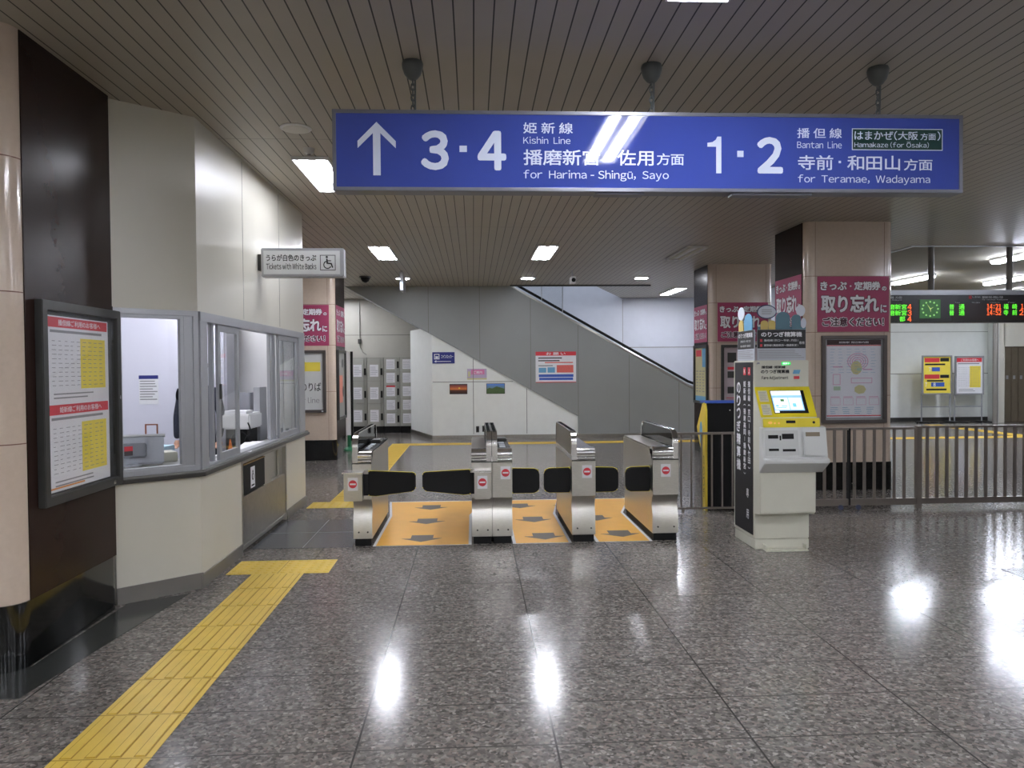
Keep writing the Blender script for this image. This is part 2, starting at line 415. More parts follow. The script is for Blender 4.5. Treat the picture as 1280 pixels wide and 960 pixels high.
tag(MB().cyl((14.25, 19.85, 0), .07, CEIL, n=14).build('downpipe', mat('grey_pipe', (128, 124, 118), .5, vary=.04)), 'grey vertical pipe beside the lift doors at the far right', 'pipe')

# ------------------------------------------------------------------ pillars
def roundrect(x0, x1, y0, y1, r, k=6):
    pts = []
    for cx, cy, a0 in ((x1-r, y0+r, -pi/2), (x1-r, y1-r, 0), (x0+r, y1-r, pi/2), (x0+r, y0+r, pi)):
        for i in range(k+1):
            a = a0+pi/2*i/k; pts.append((cx+r*cos(a), cy+r*sin(a)))
    return pts
def smooth_prism(pts, a0, a1, axis='z', m=None):
    b = MB(m); b.prism(pts, a0, a1, axis)
    for f in b.bm.faces:
        if len(f.verts) == 4: f.smooth = True
    return b
def pillar(x0, x1, y0, y1, r, label):
    t = thing('pillar', label, 'pillar', ((x0+x1)/2, (y0+y1)/2, 0))
    smooth_prism(roundrect(x0, x1, y0, y1, r), .36, CEIL).build('shaft', BEIGE, t)
    smooth_prism(roundrect(x0-.008, x1+.008, y0-.008, y1+.008, r), 0, .36).build('base', DARKGLOSS, t, label='polished black stone base')
    for xa, xb in ((x0-.006, x0+.004), (x1-.004, x1+.006)):
        MB().box(xa, xb, y0+r, y1-.06, .36, CEIL-.002).build('side_panel', BROWN, t, label='dark brown flat side panel')
    j = MB()
    for z in (1.22, 2.04, 2.76):
        j.box(x0+r, x1-r, y0-.0015, y0, z-.003, z+.003)
        ro = roundrect(x0-.0015, x1+.0015, y0-.0015, y1, r)
        for q in range(len(ro)-1):
            p, p2 = ro[q], ro[q+1]
            if p[1] < y0+r and p2[1] < y0+r+.001: j.prism([(p[0], p[1]), (p2[0], p2[1]), (p2[0]*.999+p[0]*.001, p2[1]+.002), (p[0], p[1]+.002)], z-.003, z+.003)
    for xx in (x0+.125, x1-.125): j.box(xx-.002, xx+.002, y0-.0015, y0, .36, CEIL-.01)
    j.build('tile_joints', JOINT, t)
    return t
pillar(-3.62, -2.44, 4.10, 5.28, .13, 'nearest beige pillar with a dark brown side at the left edge of the photo')
pillar(4.27, 5.43, 9.47, 10.5, .09, 'beige tiled pillar behind the fare adjustment machine, carrying the route map board')
pillar(4.27, 5.44, 13.42, 14.4, .09, 'farther beige pillar right of the gates, partly behind the black cabinet')
pillar(-3.6, -2.44, 13.45, 14.5, .09, 'beige pillar seen past the end of the ticket office wall')

# ------------------------------------------------------------------ ticket office
foot = [(-2.46, 5.27), (-2.02, 5.645), (-2.02, 9.1), (-2.12, 9.1), (-2.12, 5.69), (-2.53, 5.345)]
w = st(MB().prism(foot, 2.045, CEIL).build('wall_left', OFFW))
WL = rightf(-2.02)
MB(WL).box(6.76, 6.766, 2.06, CEIL-.02, 0, .0015).box(8.0, 8.006, 2.06, CEIL-.02, 0, .0015).build('panel_joint', JG, w)
lo = MB().prism([(-2.46, 5.27), (-2.02, 5.645), (-2.02, 6.62), (-2.12, 6.62), (-2.12, 5.69), (-2.53, 5.345)], 0, .83)
lo.box(-2.12, -2.02, 8.17, 9.1, 0, .83).box(-2.12, -2.08, 6.62, 8.17, 0, .83)
w = st(lo.build('wall_left', OFFW))
DG = plane((-2.46, 5.27, 0), (.44, .375, 0)); DL = math.hypot(.44, .375)
bb = MB(DG).box(0, DL+.01, 0, .115, 0, .012); bb.m = WL; bb.box(5.63, 6.61, 0, .10, 0, .012).box(8.18, 9.1, 0, .10, 0, .012)
st(bb.build('baseboard_left', mat('grey_baseboard', (128, 124, 118), .4, .3, vary=.05)))
st(MB().box(-6, -2.1, 9.0, 9.1, 0, CEIL).build('wall_left', WHITE))
st(MB().box(-6.1, -6, 5.3, 9.1, 0, CEIL).build('wall_left', WHITE))
st(MB().box(-6, -2.5, 5.24, 5.34, 0, CEIL).build('wall_left', WHITE))
st(MB().prism([(-6, 5.36), (-2.56, 5.36), (-2.13, 5.72), (-2.13, 9.0), (-6, 9.0)], 2.75, 2.8).build('ceiling', WHITE))
OFL = mat('office_lamp', (246, 246, 255), .5, emit=6.5)
for k, (x, y) in enumerate(((-3.0, 6.6), (-3.0, 8.1), (-4.4, 7.4))):
    t = thing('office_light', 'ceiling panel light inside the ticket office, %s' % ('above the near counter', 'towards its back wall', 'deep inside over the desks')[k], 'light', (x, y, 2.75), 'panel lights of the ticket office')
    MB().box(x-.16, x+.16, y-.5, y+.5, 2.72, 2.75).build('frame', WHITE, t)
    MB().box(x-.14, x+.14, y-.48, y+.48, 2.712, 2.72).build('diffuser', OFL, t)
# sill / counter top
t = thing('service_counter', 'dark-edged grey counter running under the ticket office windows', 'counter', (-2.2, 7.3, .83))
SILL = mat('grey_counter_laminate', (118, 118, 114), .35, vary=.04)
EDGE = mat('counter_edge', (62, 60, 57), .3, vary=.05)
MB().prism([(-2.44, 5.25), (-1.99, 5.63), (-1.99, 9.15), (-2.13, 9.15), (-2.13, 8.99), (-2.2, 8.99), (-2.2, 6.45), (-2.80, 6.4), (-2.86, 5.75), (-2.60, 5.40)], .862, .878).build('worktop', SILL, t)
MB().prism([(-2.455, 5.235), (-1.975, 5.635), (-1.975, 9.16), (-2.2, 9.16), (-2.2, 5.8), (-2.55, 5.42)], .831, .862).build('edge', EDGE, t, bev=.004)
# window 1 : diagonal
wn = st(MB(DG).frame(.0, DL, .878, 2.045, .04, -.06, .015).build('window_1', ALU, bev=.003))
MB(DG).frame(.03, DL-.10, .90, 2.01, .028, -.05, .004).box(DL-.105, DL-.04, .90, 2.01, -.05, .006).build('window_frame', ALU, wn, bev=.002)
MB(DG).box(.05, DL-.12, .92, 1.985, -.03, -.025).build('pane', GLS, wn)
MB(DG).box(-.025, .002, .84, 2.05, -.06, .02).build('edge_strip', BLACK, wn)
# window 2 : long sliding window
wn = st(MB(WL).box(5.66, 5.81, .878, 2.045, -.07, .012).box(5.66, 9.08, 1.975, 2.045, -.09, .015).box(8.80, 9.08, .878, 2.0, -.07, .012).box(5.81, 8.8, .878, .893, -.09, .0).build('window_2', ALU, bev=.003))
def sash(y0, y1, d, wd=.055):
    MB(WL).frame(y0, y1, .893, 1.975, wd, d-.012, d+.012).build('sash', ALU, wn, bev=.002)
    MB(WL).box(y0+wd-.005, y1-wd+.005, .893+wd-.005, 1.975-wd+.005, d-.003, d+.003).build('pane', GLS, wn)
sash(6.10, 6.63, -.018)
sash(7.95, 8.80, -.018, .05)
sash(8.25, 8.80, -.052, .05)
MB(WL).box(5.93, 5.98, .893, 1.975, -.08, -.05).box(6.02, 6.07, .893, 1.975, -.06, -.03).box(7.78, 7.83, .893, 1.975, -.08, -.05).box(7.87, 7.92, .893, 1.975, -.06, -.03).build('mullion', ALU, wn, bev=.002)
MB(WL).box(6.115, 6.14, 1.38, 1.5, -.006, .008).build('latch', DGREY, wn)
# sticker on the corner window
tag(MB(DG).box(.07, .125, 1.02, 1.085, -.024, -.0225).build('sticker', mat('dark_sticker', (58, 50, 52), .5, vary=.05)), 'small dark red and black sticker in the lower left corner of the office window', 'sticker')
bpy.data.objects['sticker'].name = 'window_sticker'
s_ = bpy.data.objects['window_sticker']
MB(DG).box(.07, .125, 1.052, 1.085, -.0225, -.0215).build('red_band', RED, s_)

# hatch with bag shelf under the counter
t = thing('counter_hatch', 'stainless steel hatch panel with a black flap under the office counter', 'hatch', (-2.04, 7.39, 0))
MB(WL).frame(6.62, 8.17, .04, .828, .035, -.06, .008).build('frame', STEEL2, t)
MB(WL).box(6.65, 8.14, .075, .50, -.05, .0).build('lower_panel', STEEL2, t, bev=.004)
MB(WL).box(6.65, 8.14, .50, .80, -.058, -.055).box(7.33, 7.60, .50, .80, -.05, -.005).box(8.0, 8.14, .5, .8, -.05, -.03).build('recess_panel', STEEL, t)
bf = MB(WL).box(6.66, 7.32, .515, .775, -.02, .010).build('flap', BLACK, t, bev=.004)
MB(WL).box(6.66, 7.32, .775, .785, -.02, .014).build('flap_trim', mat('brass_trim', (150, 118, 62), .4, .6, vary=.05), bf)
nb = MB(WL).box(6.86, 6.99, .545, .735, .010, .0115).build('notice', PAPER, bf)
ic = MB(WL).cyl((6.925, .69, .0115), .014, .001, n=16).box(6.90, 6.915, .62, .67, .0115, .0125).ring([(6.925+.032*cos(a*pi/8), .645+.032*sin(a*pi/8)) for a in range(16)], [(6.925+.022*cos(a*pi/8), .645+.022*sin(a*pi/8)) for a in range(16)], .0115, .0125)
ic.box(6.88, 6.97, .56, .575, .0115, .0125)
ic.build('wheelchair_symbol', INK, bf)

# projecting ticket sign on the office wall
def wheelchair(mb, cx, cy, s, d):
    mb.cyl((cx-.08*s, cy+.36*s, d), .075*s, .001, n=14)
    mb.prism_l([(cx-.13*s, cy+.25*s), (cx-.03*s, cy+.25*s), (cx+.0*s, cy-.02*s), (cx+.24*s, cy-.04*s), (cx+.34*s, cy-.34*s), (cx+.27*s, cy-.37*s), (cx+.17*s, cy-.12*s), (cx-.1*s, cy-.10*s)], d, d+.001)
    mb.box(cx-.05*s, cx+.2*s, cy+.08*s, cy+.14*s, d, d+.001)
    a0 = [radians(q) for q in range(110, 345, 15)]
    for a, b in zip(a0, a0[1:]):
        R1, R2 = .28*s, .21*s; X, Y = cx-.04*s, cy-.16*s
        mb.prism_l([(X+R1*cos(a), Y+R1*sin(a)), (X+R1*cos(b), Y+R1*sin(b)), (X+R2*cos(b), Y+R2*sin(b)), (X+R2*cos(a), Y+R2*sin(a))], d, d+.001)
F = front(7.2)
t = thing('ticket_sign', 'white box sign about tickets with white backs on the office wall', 'sign', (-1.6, 7.26, 2.49))
SGW = mat('sign_white', (214, 216, 216), .4, vary=.01)
MB().box(-1.985, -1.215, 7.2, 7.33, 2.485, 2.755).build('casing', ALU, t, bev=.008)
MB(F).box(-1.96, -1.25, 2.51, 2.73, 0, .003).build('face', SGW, t)
MB(F).text('うらが白色のきっぷ', -1.935, -1.47, 2.632, 2.695, .0036, .025).text('Tickets with White Backs', -1.935, -1.47, 2.555, 2.612, .0036, .02).build('lettering', INK, t)
wc = MB(F).frame(-1.435, -1.29, 2.545, 2.69, .006, .003, .0036); wheelchair(wc, -1.36, 2.62, .14, .003); wc.build('wheelchair_symbol', INK, t)
MB().box(-2.02, -1.98, 7.22, 7.31, 2.55, 2.70).build('bracket', DGREY, t)

# framed timetable on the brown pillar side
B = rightf(-2.434)
def timetable(t, M, x0, x1, y0, y1, d, heads, seed):
    """white sheet: per block a red band, print and a yellow half table"""
    MB(M).box(x0, x1, y0, y1, d, d+.002).build('sheet', PAPER, t)
    h = (y1-y0)/len(heads); wd = x1-x0
    r = MB(M); y = MB(M); k = MB(M); wt = MB(M)
    for i, hd in enumerate(heads):
        b = y1-(i+1)*h; tt = y1-i*h
        r.box(x0+.02*wd, x1-.02*wd, tt-.13*h, tt-.015*h, d+.002, d+.003)
        wt.text(hd, x0+.18*wd, x1-.14*wd, tt-.108*h, tt-.038*h, d+.0036, .01)
        y.box(x0+.52*wd, x1-.06*wd, b+.16*h, tt-.24*h, d+.002, d+.003)
        k.rows(x0+.06*wd, x1-.1*wd, tt-.20*h, tt-.15*h, 1, d+.0036, .6, .1, 1, seed)
        k.rows(x0+.08*wd, x1-.08*wd, b+.18*h, tt-.26*h, 11, d+.0036, .13, .2, 9, seed+i)
        k.rows(x0+.1*wd, x1-.25*wd, b+.04*h, b+.13*h, 2, d+.0036, .35, .2, 1, seed+i+5)
    r.build('red_band', RED, t); y.build('yellow_table', YEL, t); k.build('print', LINEINK, t); wt.build('lettering', WTXT, t)
t = thing('timetable_board', 'dark framed board with a two-part red and yellow timetable on the brown pillar side', 'notice board', (-2.434, 4.78, .84))
MB(B).frame(4.315, 5.245, .845, 2.015, .055, 0, .045).build('frame', DGREY, t, bev=.004)
MB(B).box(4.36, 5.20, .89, 1.97, 0, .008).build('backing', DGREY, t)
timetable(t, B, 4.40, 5.13, .91, 1.935, .009, ['播但線ご利用のお客様へ', '姫新線ご利用のお客様へ'], 3)
MB(B).box(4.41, 4.8, .925, .935, .012, .0125).build('orange_line', mat('orange_print', (230, 150, 70), .5, vary=.03), t)
MB(B).box(4.365, 5.195, .895, 1.965, .03, .032).build('cover', PGLS, t)
MB(B).box(5.205, 5.22, 1.42, 1.445, .045, .052).box(5.10, 5.13, .86, .885, .045, .049).build('lock', CHROME, t)

# ---- things in the office
W2 = front(8.995)
t = thing('storage_door', 'white cupboard door with a paper notice seen through the corner window', 'cupboard', (-3.45, 8.8, 0))
MB().box(-3.95, -2.75, 8.55, 8.98, 0, 2.25).build('body', mat('pale_lilac_steel', (214, 214, 228), .4, vary=.01), t, bev=.006)
MB().box(-3.93, -3.15, 8.53, 8.55, .05, 2.2).build('door', mat('pale_lilac_door', (220, 220, 234), .4, vary=.01), t, bev=.004)
MB().box(-3.13, -2.77, 8.53, 8.55, .05, 2.2).build('door', mat('pale_lilac_door', (220, 220, 234), .4, vary=.01), t, bev=.004)
MB().box(-3.09, -3.07, 8.51, 8.53, 1.0, 1.1).build('handle', CHROME, t)
NF = front(8.528)
t = thing('paper_notice', 'white sheet with a dark heading taped to the cupboard door', 'notice', (-3.58, 8.527, 1.25))
MB(NF).box(-3.70, -3.49, 1.24, 1.56, 0, .002).build('sheet', PAPER, t)
MB(NF).box(-3.70, -3.49, 1.52, 1.56, .002, .003).build('heading', NAVY, t)
MB(NF).rows(-3.69, -3.5, 1.28, 1.51, 8, .0034, .4, .3, 1, 9).build('print', LINEINK, t)

t = thing('terminal_monitor', 'grey ticket terminal screen seen from behind through the corner window', 'monitor', (-2.62, 5.95, .878))
MG = mat('light_grey_plastic', (206, 209, 218), .45, vary=.02)
a = plane((-2.62, 5.9, .915), (.86, .30, 0), (-.10, .25, 1))
MB(a).box(-.24, .22, -.02, .20, -.06, -.02).build('screen_back', MG, t, bev=.01)
MB(a).box(-.14, .10, .03, .14, -.02, .02).build('housing', mat('mid_grey_plastic', (150, 152, 160), .5, vary=.02), t, bev=.008)
MB(a).box(-.25, .23, .195, .212, -.065, -.01).build('top_edge', WHITE, t)
MB().tube([(-2.66, 5.94, .878), (-2.66, 5.94, 1.05)], .03, 10).cyl((-2.66, 5.94, .878), .09, .015).build('stand', MG, t)
# desk along the back inside
t = thing('office_desk', 'white office desk inside the ticket office near the back wall', 'desk', (-2.45, 8.2, 0))
MB().box(-2.66, -2.24, 7.78, 8.64, .70, .74).build('desk_top', WHITE, t, bev=.004)
for k, y in enumerate((7.82, 8.60)): MB().box(-2.64, -2.60, y-.02, y+.02, 0, .70).build('leg', ALU, t)
MB().box(-2.30, -2.27, 7.8, 8.62, .2, .70).build('modesty_panel', ALU, t)
t = thing('desk_printer', 'white printer with stacked paper on the office desk', 'printer', (-2.55, 8.0, .74))
MB().box(-2.58, -2.30, 7.85, 8.3, 1.0, 1.16).build('body', WHITE, t, bev=.015)
MB().box(-2.56, -2.34, 7.9, 8.25, .741, 1.0).build('stand', BLACK, t)
MB().box(-2.56, -2.34, 7.87, 8.1, 1.16, 1.19).build('paper_stack', PAPER, t)
pth = [(-2.32+.03*sin(q*.7), 7.85-.05*q/10, 1.05-.03*q+.02*cos(q*1.3)) for q in range(11)]
MB().tube(pth, .008, 6).tube([(-2.4+.09*cos(q*.6), 7.83, .88+.1*sin(q*.6)) for q in range(12)], .007, 6).build('cable', BLACK, t)
tag(MB().box(-2.40, -2.33, 8.33, 8.6, .74, 1.42).build('desk_partition', ALU, bev=.004), 'narrow grey partition panel standing on the office desk', 'partition')
tag(MB().box(-2.62, -2.46, 8.42, 8.6, .74, 1.36).build('ticket_machine', mat('mid_grey_plastic', (132, 134, 142), .5), bev=.01), 'small grey machine behind the white printer in the office', 'machine')
t = thing('paper_sheets', 'loose white papers lying on the counter at the open window', 'papers', (-2.15, 7.45, .878))
for k, (x, y, r) in enumerate(((-2.13, 6.95, .2), (-2.15, 7.25, -.1), (-2.17, 7.55, .15))):
    p = MB(Matrix.Translation((x, y, .879+.002*k)) @ Matrix.Rotation(r, 4, 'Z')).box(-.11, .11, -.16, .16, 0, .0015); p.build('sheet', PAPER, t)
tag(MB().box(-2.25, -2.02, 7.35, 7.75, .886, .8875).build('counter_placard', PAPER), 'flat white placard on the counter beyond the loose papers', 'placard')
t = thing('orange_cone', 'small orange cone marker on the counter by the sliding sash', 'cone', (-2.14, 6.72, .878))
OR = mat('orange_plastic', (236, 120, 40), .5, vary=.03)
MB().lathe((-2.14, 6.72, .878), [(.032, 0), (.032, .006), (.022, .01), (.006, .12), (.004, .125)], 16).build('body', OR, t)
t = thing('desk_tray', 'orange and brown tray with a card holder behind the terminal screen', 'tray', (-3.1, 7.3, .88))
MB().box(-3.20, -3.03, 7.2, 7.4, .88, .94).build('tray', mat('brown_orange_tray', (186, 120, 72), .5, vary=.1), t, bev=.004)
MB(front(7.38)).frame(-3.15, -3.03, .94, 1.10, .012, 0, .01).build('card_holder', mat('brown_wood_frame', (140, 84, 60), .5), t)
tag(MB().box(-3.45, -2.96, 7.0, 7.6, 0, .88).build('side_cabinet', mat('pale_blue_cabinet', (176, 204, 222), .45, vary=.02), bev=.006), 'pale blue low cabinet under the orange tray in the office', 'cabinet')
tag(MB(Matrix.Translation((-2.57, 6.22, .878)) @ Matrix.Rotation(.6, 4, 'Z')).box(-.14, .14, -.1, .1, 0, .075).build('terminal_keyboard_box', MACHB, bev=.006), 'cream box on the counter right of the terminal screen', 'box')

# staff member standing in the office, seen between the sashes
def skin_body(name, edges_pts, edges, radii, mt, parent, sub=2):
    me = bpy.data.meshes.new(name); me.from_pydata(edges_pts, edges, [])
    o = bpy.data.objects.new(name, me); COL.objects.link(o)
    md = o.modifiers.new('skin', 'SKIN'); md.use_smooth_shade = True
    if not me.skin_vertices: pass
    for i, r in enumerate(radii):
        me.skin_vertices[0].data[i].radius = (r, r) if not isinstance(r, tuple) else r
    me.skin_vertices[0].data[0].use_root = True
    s2 = o.modifiers.new('sub', 'SUBSURF'); s2.levels = s2.render_levels = sub
    bpy.context.view_layer.update()
    me2 = bpy.data.meshes.new_from_object(o.evaluated_get(bpy.context.evaluated_depsgraph_get()))
    bpy.data.objects.remove(o)
    me2.materials.clear(); me2.materials.append(mt)
    for p in me2.polygons: p.use_smooth = True
    o = bpy.data.objects.new(name, me2); COL.objects.link(o); o.parent = parent; o.location = (0, 0, 0)
    return o
PX, PYY = -2.93, 8.2
t = thing('person', 'person in a dark uniform and cap standing inside the ticket office', 'person', (PX, PYY, 0))
UNI = mat('navy_uniform', (30, 34, 52), .8, vary=.1); SKIN = mat('skin', (222, 176, 150), .5, vary=.03)
pts = [(0, 0, .92), (0, 0, 1.15), (0, 0, 1.36), (0, 0, 1.46), (.17, 0, 1.38), (.23, -.0, 1.12), (.22, -.05, .88), (-.17, 0, 1.38), (-.23, -.0, 1.12), (-.22, -.05, .88), (.10, 0, .85), (.11, 0, .48), (.11, .02, .08), (-.10, 0, .85), (-.11, 0, .48), (-.11, .02, .08)]
eds = [(0, 1), (1, 2), (2, 3), (2, 4), (4, 5), (5, 6), (2, 7), (7, 8), (8, 9), (0, 10), (10, 11), (11, 12), (0, 13), (13, 14), (14, 15)]
skin_body('clothing', pts, eds, [(.15, .11), (.14, .10), (.15, .10), .055, .06, .048, .036, .06, .048, .036, .085, .06, .045, .085, .06, .045], UNI, t)
hd = MB()
import itertools
bmesh.ops.create_uvsphere(hd.bm, u_segments=20, v_segments=14, radius=.1)
for v in hd.bm.verts:
    z = v.co.z; v.co.x *= .76*(1-.25*max(0, -z/.1)); v.co.y *= .92; v.co.z *= 1.18
    if abs(v.co.x) < .016 and v.co.y < -.07 and -.035 < z < .01: v.co.y -= .018
    v.co += V((PX, PYY, 1.57))
for f in hd.bm.faces: f.smooth = True
hd.lathe((PX, PYY, 1.38), [(.05, 0), (.045, .12)], 14)
for sx in (-1, 1):
    hd.cyl((PX+sx*.074, PYY, 1.57), .02, .01*sx, 'x', 10)
    hx, hy, hz = PX+sx*.22, PYY-.05, .84
    hd.lathe((hx, hy, hz-.05), [(.01, 0), (.03, .02), (.034, .05), (.02, .08)], 10)
    for q in range(4): hd.tube([(hx-.024+q*.016, hy-.02, hz-.02), (hx-.026+q*.017, hy-.06-.004*(q in (1, 2)), hz-.03), (hx-.026+q*.017, hy-.08, hz-.05)], .0085, 6)
    hd.tube([(hx-sx*.025, hy, hz), (hx-sx*.05, hy-.03, hz-.02), (hx-sx*.05, hy-.055, hz-.03)], .009, 6)
hd.build('body', SKIN, t)
fe = MB()
for sx in (-1, 1): fe.box(PX+sx*.03-.012, PX+sx*.03+.012, PYY-.092, PYY-.085, 1.575, 1.583)
fe.box(PX-.02, PX+.02, PYY-.092, PYY-.084, 1.515, 1.520)
fe.build('face_features', mat('dark_features', (60, 36, 32), .6), t)
MB().lathe((PX, PYY, 1.60), [(.082, 0), (.086, .03), (.105, .07), (.10, .085), (.02, .09)], 20).prism([(PX-.07, PYY-.06), (PX+.07, PYY-.06), (PX+.05, PYY-.14), (PX-.05, PYY-.14)], 1.615, 1.622).build('cap', UNI, t)
for sx in (-1, 1): MB().box(PX+sx*.11-.045, PX+sx*.11+.045, PYY-.16, PYY+.10, 0, .08).build('shoe', BLACK, t, bev=.02)

# ================================================================== HANGING DEPARTURE SIGN
SY = 4.55
t = thing('direction_sign', 'long blue platform direction sign hanging from the ceiling', 'sign', (1.12, SY+.05, 2.68))
SFR = mat('sign_frame_grey', (118, 120, 130), .35, .5, vary=.03)
BLUE = mat('sign_blue_face', (60, 76, 156), .05, spec=.6, vary=.02, vscale=1)
SX0, SX1, SZ0, SZ1 = -.825, 3.045, 2.675, 3.155
MB().box(SX0, SX1, SY+.004, SY+.12, SZ0, SZ1).build('casing', SFR, t, bev=.006)
F = front(SY)
MB(F).frame(SX0, SX1, SZ0, SZ1, .022, -.004, .008).build('frame', SFR, t, bev=.002)
MB(F).box(SX0+.02, SX1-.02, SZ0+.02, SZ1-.02, -.002, .002).build('face', BLUE, t)
SW = mat('sign_white_letters', (214, 222, 240), .3, vary=.01)
def sx(px): return SX0+.02+(px-420)/(1198-420)*(SX1-SX0-.04)     # along the sign face
def sz(py): return SZ1-.02-(py-143)/(236-143)*(SZ1-SZ0-.04)
tx = MB(F); d = .0026
def T(s, a, b, c, e, bold=.0): tx.text(s, sx(a), sx(b), sz(e), sz(c), d, bold)
ax = 469
tx.prism_l([(sx(x), sz(y)) for x, y in ((469, 154), (492, 178), (492, 187), (473.5, 168), (473.5, 221), (464.5, 221), (464.5, 168), (446, 187), (446, 178))], .002, d)
T('3', 522, 556, 164, 214, .035); T('4', 591, 626, 164, 214, .035); tx.box(sx(569), sx(578), sz(191), sz(183), .002, d)
tx.prism_l([(sx(x), sz(y)) for x, y in ((893, 169), (893, 216), (886.5, 216), (886.5, 182), (875.5, 182), (875.5, 177), (882, 176), (886, 173), (888, 169))], .002, d); T('2', 938, 971, 169, 216, .035); tx.box(sx(913), sx(921), sz(195), sz(187), .002, d)
T('姫 新 線', 647, 708, 153, 167, .012); T('Kishin  Line', 647, 705, 171, 180)
T('播磨新宮', 647, 741, 187, 207, .014); tx.box(sx(751), sx(754), sz(199), sz(196), .002, d); T('佐用', 763, 808, 187, 207, .014); T('方面', 812, 846, 191, 206, .012)
T('for  Harima-Shingū,  Sayo', 647, 827, 213, 227, .003)
T('播 但 線', 989, 1046, 157, 170, .012); T('Bantan  Line', 989, 1046, 174, 183)
T('寺前', 990, 1035, 192, 211, .014); tx.box(sx(1042), sx(1045), sz(202), sz(199), .002, d); T('和田山', 1053, 1121, 192, 211, .014); T('方面', 1126, 1163, 196, 211, .012)
T('for  Teramae,  Wadayama', 990, 1160, 217, 230, .003)
tx.build('lettering', SW, t)
MB(F).box(sx(1059), sx(1176), sz(185), sz(157), .002, .003).build('line_badge', SW, t)
MB(F).box(sx(1060), sx(1175), sz(184), sz(158), .003, .0035).build('badge_field', mat('dark_green_badge', (18, 56, 52), .3, vary=.02), t)
tx = MB(F); d = .004
T('はまかぜ', 1062, 1112, 160.5, 171.5, .012); T('(', 1113, 1117, 160, 172, .01); T('大阪', 1118, 1144, 160.5, 171.5, .012); T('方面', 1147, 1167, 162.5, 171.5, .01); T(')', 1169, 1173, 160, 172, .01)
T('Hamakaze (for Ōsaka)', 1062, 1158, 174, 182)
tx.build('badge_lettering', SW, t)
MB().box(.75, 1.05, SY+.02, SY+.10, SZ0-.012, SZ0).box(1.6, 2.1, SY+.02, SY+.10, SZ0-.012, SZ0).build('underside_plate', SFR, t)
CH = mat('grey_cast_hanger', (92, 96, 96), .5, .3, vary=.05)
for x in (-.35, 1.107, 2.533):
    h = MB().lathe((x, SY+.05, CEIL-.10), [(.012, -.01), (.03, 0), (.05, .025), (.062, .06), (.065, .085), (.06, .10)], 24).build('ceiling_rose', CH, t)
    c = MB()
    z = CEIL-.10; k = 0
    while z > SZ1+.01:
        for i in range(10):
            a, b = 2*pi*i/10, 2*pi*(i+1)/10
            ux = (1, 0) if k % 2 else (0, 1)
            p = [(x+ux[0]*.011*cos(q), SY+.05+ux[1]*.011*cos(q), z-.018+.022*sin(q)) for q in (a, b)]
            c.tube(p, .0045, 5)
        z -= .032; k += 1
    c.tube([(x+.015, SY+.05, CEIL-.1), (x+.013, SY+.055, SZ1)], .006, 6)
    c.build('chain', CH, h)

# ================================================================== CEILING FIXTURES
def trough(x, y0, y1, lit, label, w=.28):
    t = thing('ceiling_light', label, 'ceiling light', (x, (y0+y1)/2, CEIL), 'flush two-tube ceiling lights')
    P = plane((x, (y0+y1)/2, CEIL), (1, 0, 0), (0, 1, 0)); P = Matrix.Translation((0, 0, 0)) @ P
    l = (y1-y0)/2
    fb = MB().box(x-w/2-.02, x+w/2+.02, y0-.02, y1+.02, CEIL-.010, CEIL-.002)
    for sgn in (-1, 1):
        xx = x+sgn*(w/2+.016); fb.box(xx-.004, xx+.004, y0-.02, y1+.02, CEIL-.032, CEIL-.010)
        yy = (y0, y1)[sgn > 0]+sgn*.016; fb.box(x-w/2-.012, x+w/2+.012, yy-.004, yy+.004, CEIL-.032, CEIL-.010)
    fb.build('frame', WHITE, t)
    for k in (-1, 1):
        MB().box(x+k*w*.27-w*.12, x+k*w*.27+w*.12, y0, y1, CEIL-.026, CEIL-.012).build('tube_cover', (LEDN if lit == 2 else LEDW) if lit else mat('unlit_cover', (196, 192, 178), .5, vary=.02), t, bev=.005)
    return t
trough(-1.40, 6.66, 7.82, 2, 'bright ceiling light left of the blue sign, near the office wall')
trough(-1.40, 11.35, 12.65, True, 'left of the two bright ceiling lights beyond the blue sign')
trough(1.14, 11.3, 12.65, True, 'right of the two bright ceiling lights beyond the blue sign')
trough(1.14, 6.55, 7.72, True, 'ceiling light over the gates hidden behind the blue sign')
trough(1.13, 2.45, 3.72, True, 'ceiling light at the top edge of the photo above the blue sign')
trough(-1.40, 2.3, 3.6, False, 'unlit ceiling light above the tactile strip, out of the frame')
trough(3.45, 11.4, 12.7, False, 'unlit beige ceiling light in front of the farther right pillar')
trough(1.14, -2.2, -.9, True, 'added fill light in the hall behind the viewer, right one')  # this pair is unseen, added behind the camera for frontal fill
trough(-1.40, -2.2, -.9, True, 'added fill light in the hall behind the viewer, left one')
trough(5.95, 2.2, 3.5, True, 'added fill light far to the right of the viewer')  # unseen lamp added off to the right to raise the ambient light
trough(-4.6, -2.2, -.9, True, 'added fill light behind the viewer, far left')  # unseen pair that widens the added rear fill
trough(4.6, -2.2, -.9, True, 'added fill light behind the viewer, far right')
for yy in (-2.2, -5.6):  # further unseen lamps added at the rear for ambient fill
    for k, xx in enumerate((-7.2, 7.6) if yy > -3 else (-7.2, -4.6, -1.4, 1.14, 4.6, 7.6)):
        trough(xx, yy, yy+1.3, True, 'added fill light behind the viewer, %s row, number %d from the left' % ('nearer' if yy > -3 else 'farther', k+1))
trough(-3.5, 18.3, 19.5, True, 'added fill light above the lockers, hidden behind the pillar', .16)  # narrow unseen lamp added to brighten the locker recess
trough(-4.6, 16.9, 18.2, True, 'added fill light over the locker recess, hidden behind the pillar')  # unseen lamp added to light the recess wall
trough(4.85, 17.3, 18.9, True, 'ceiling light over the landing by the stairwell wall', .22)
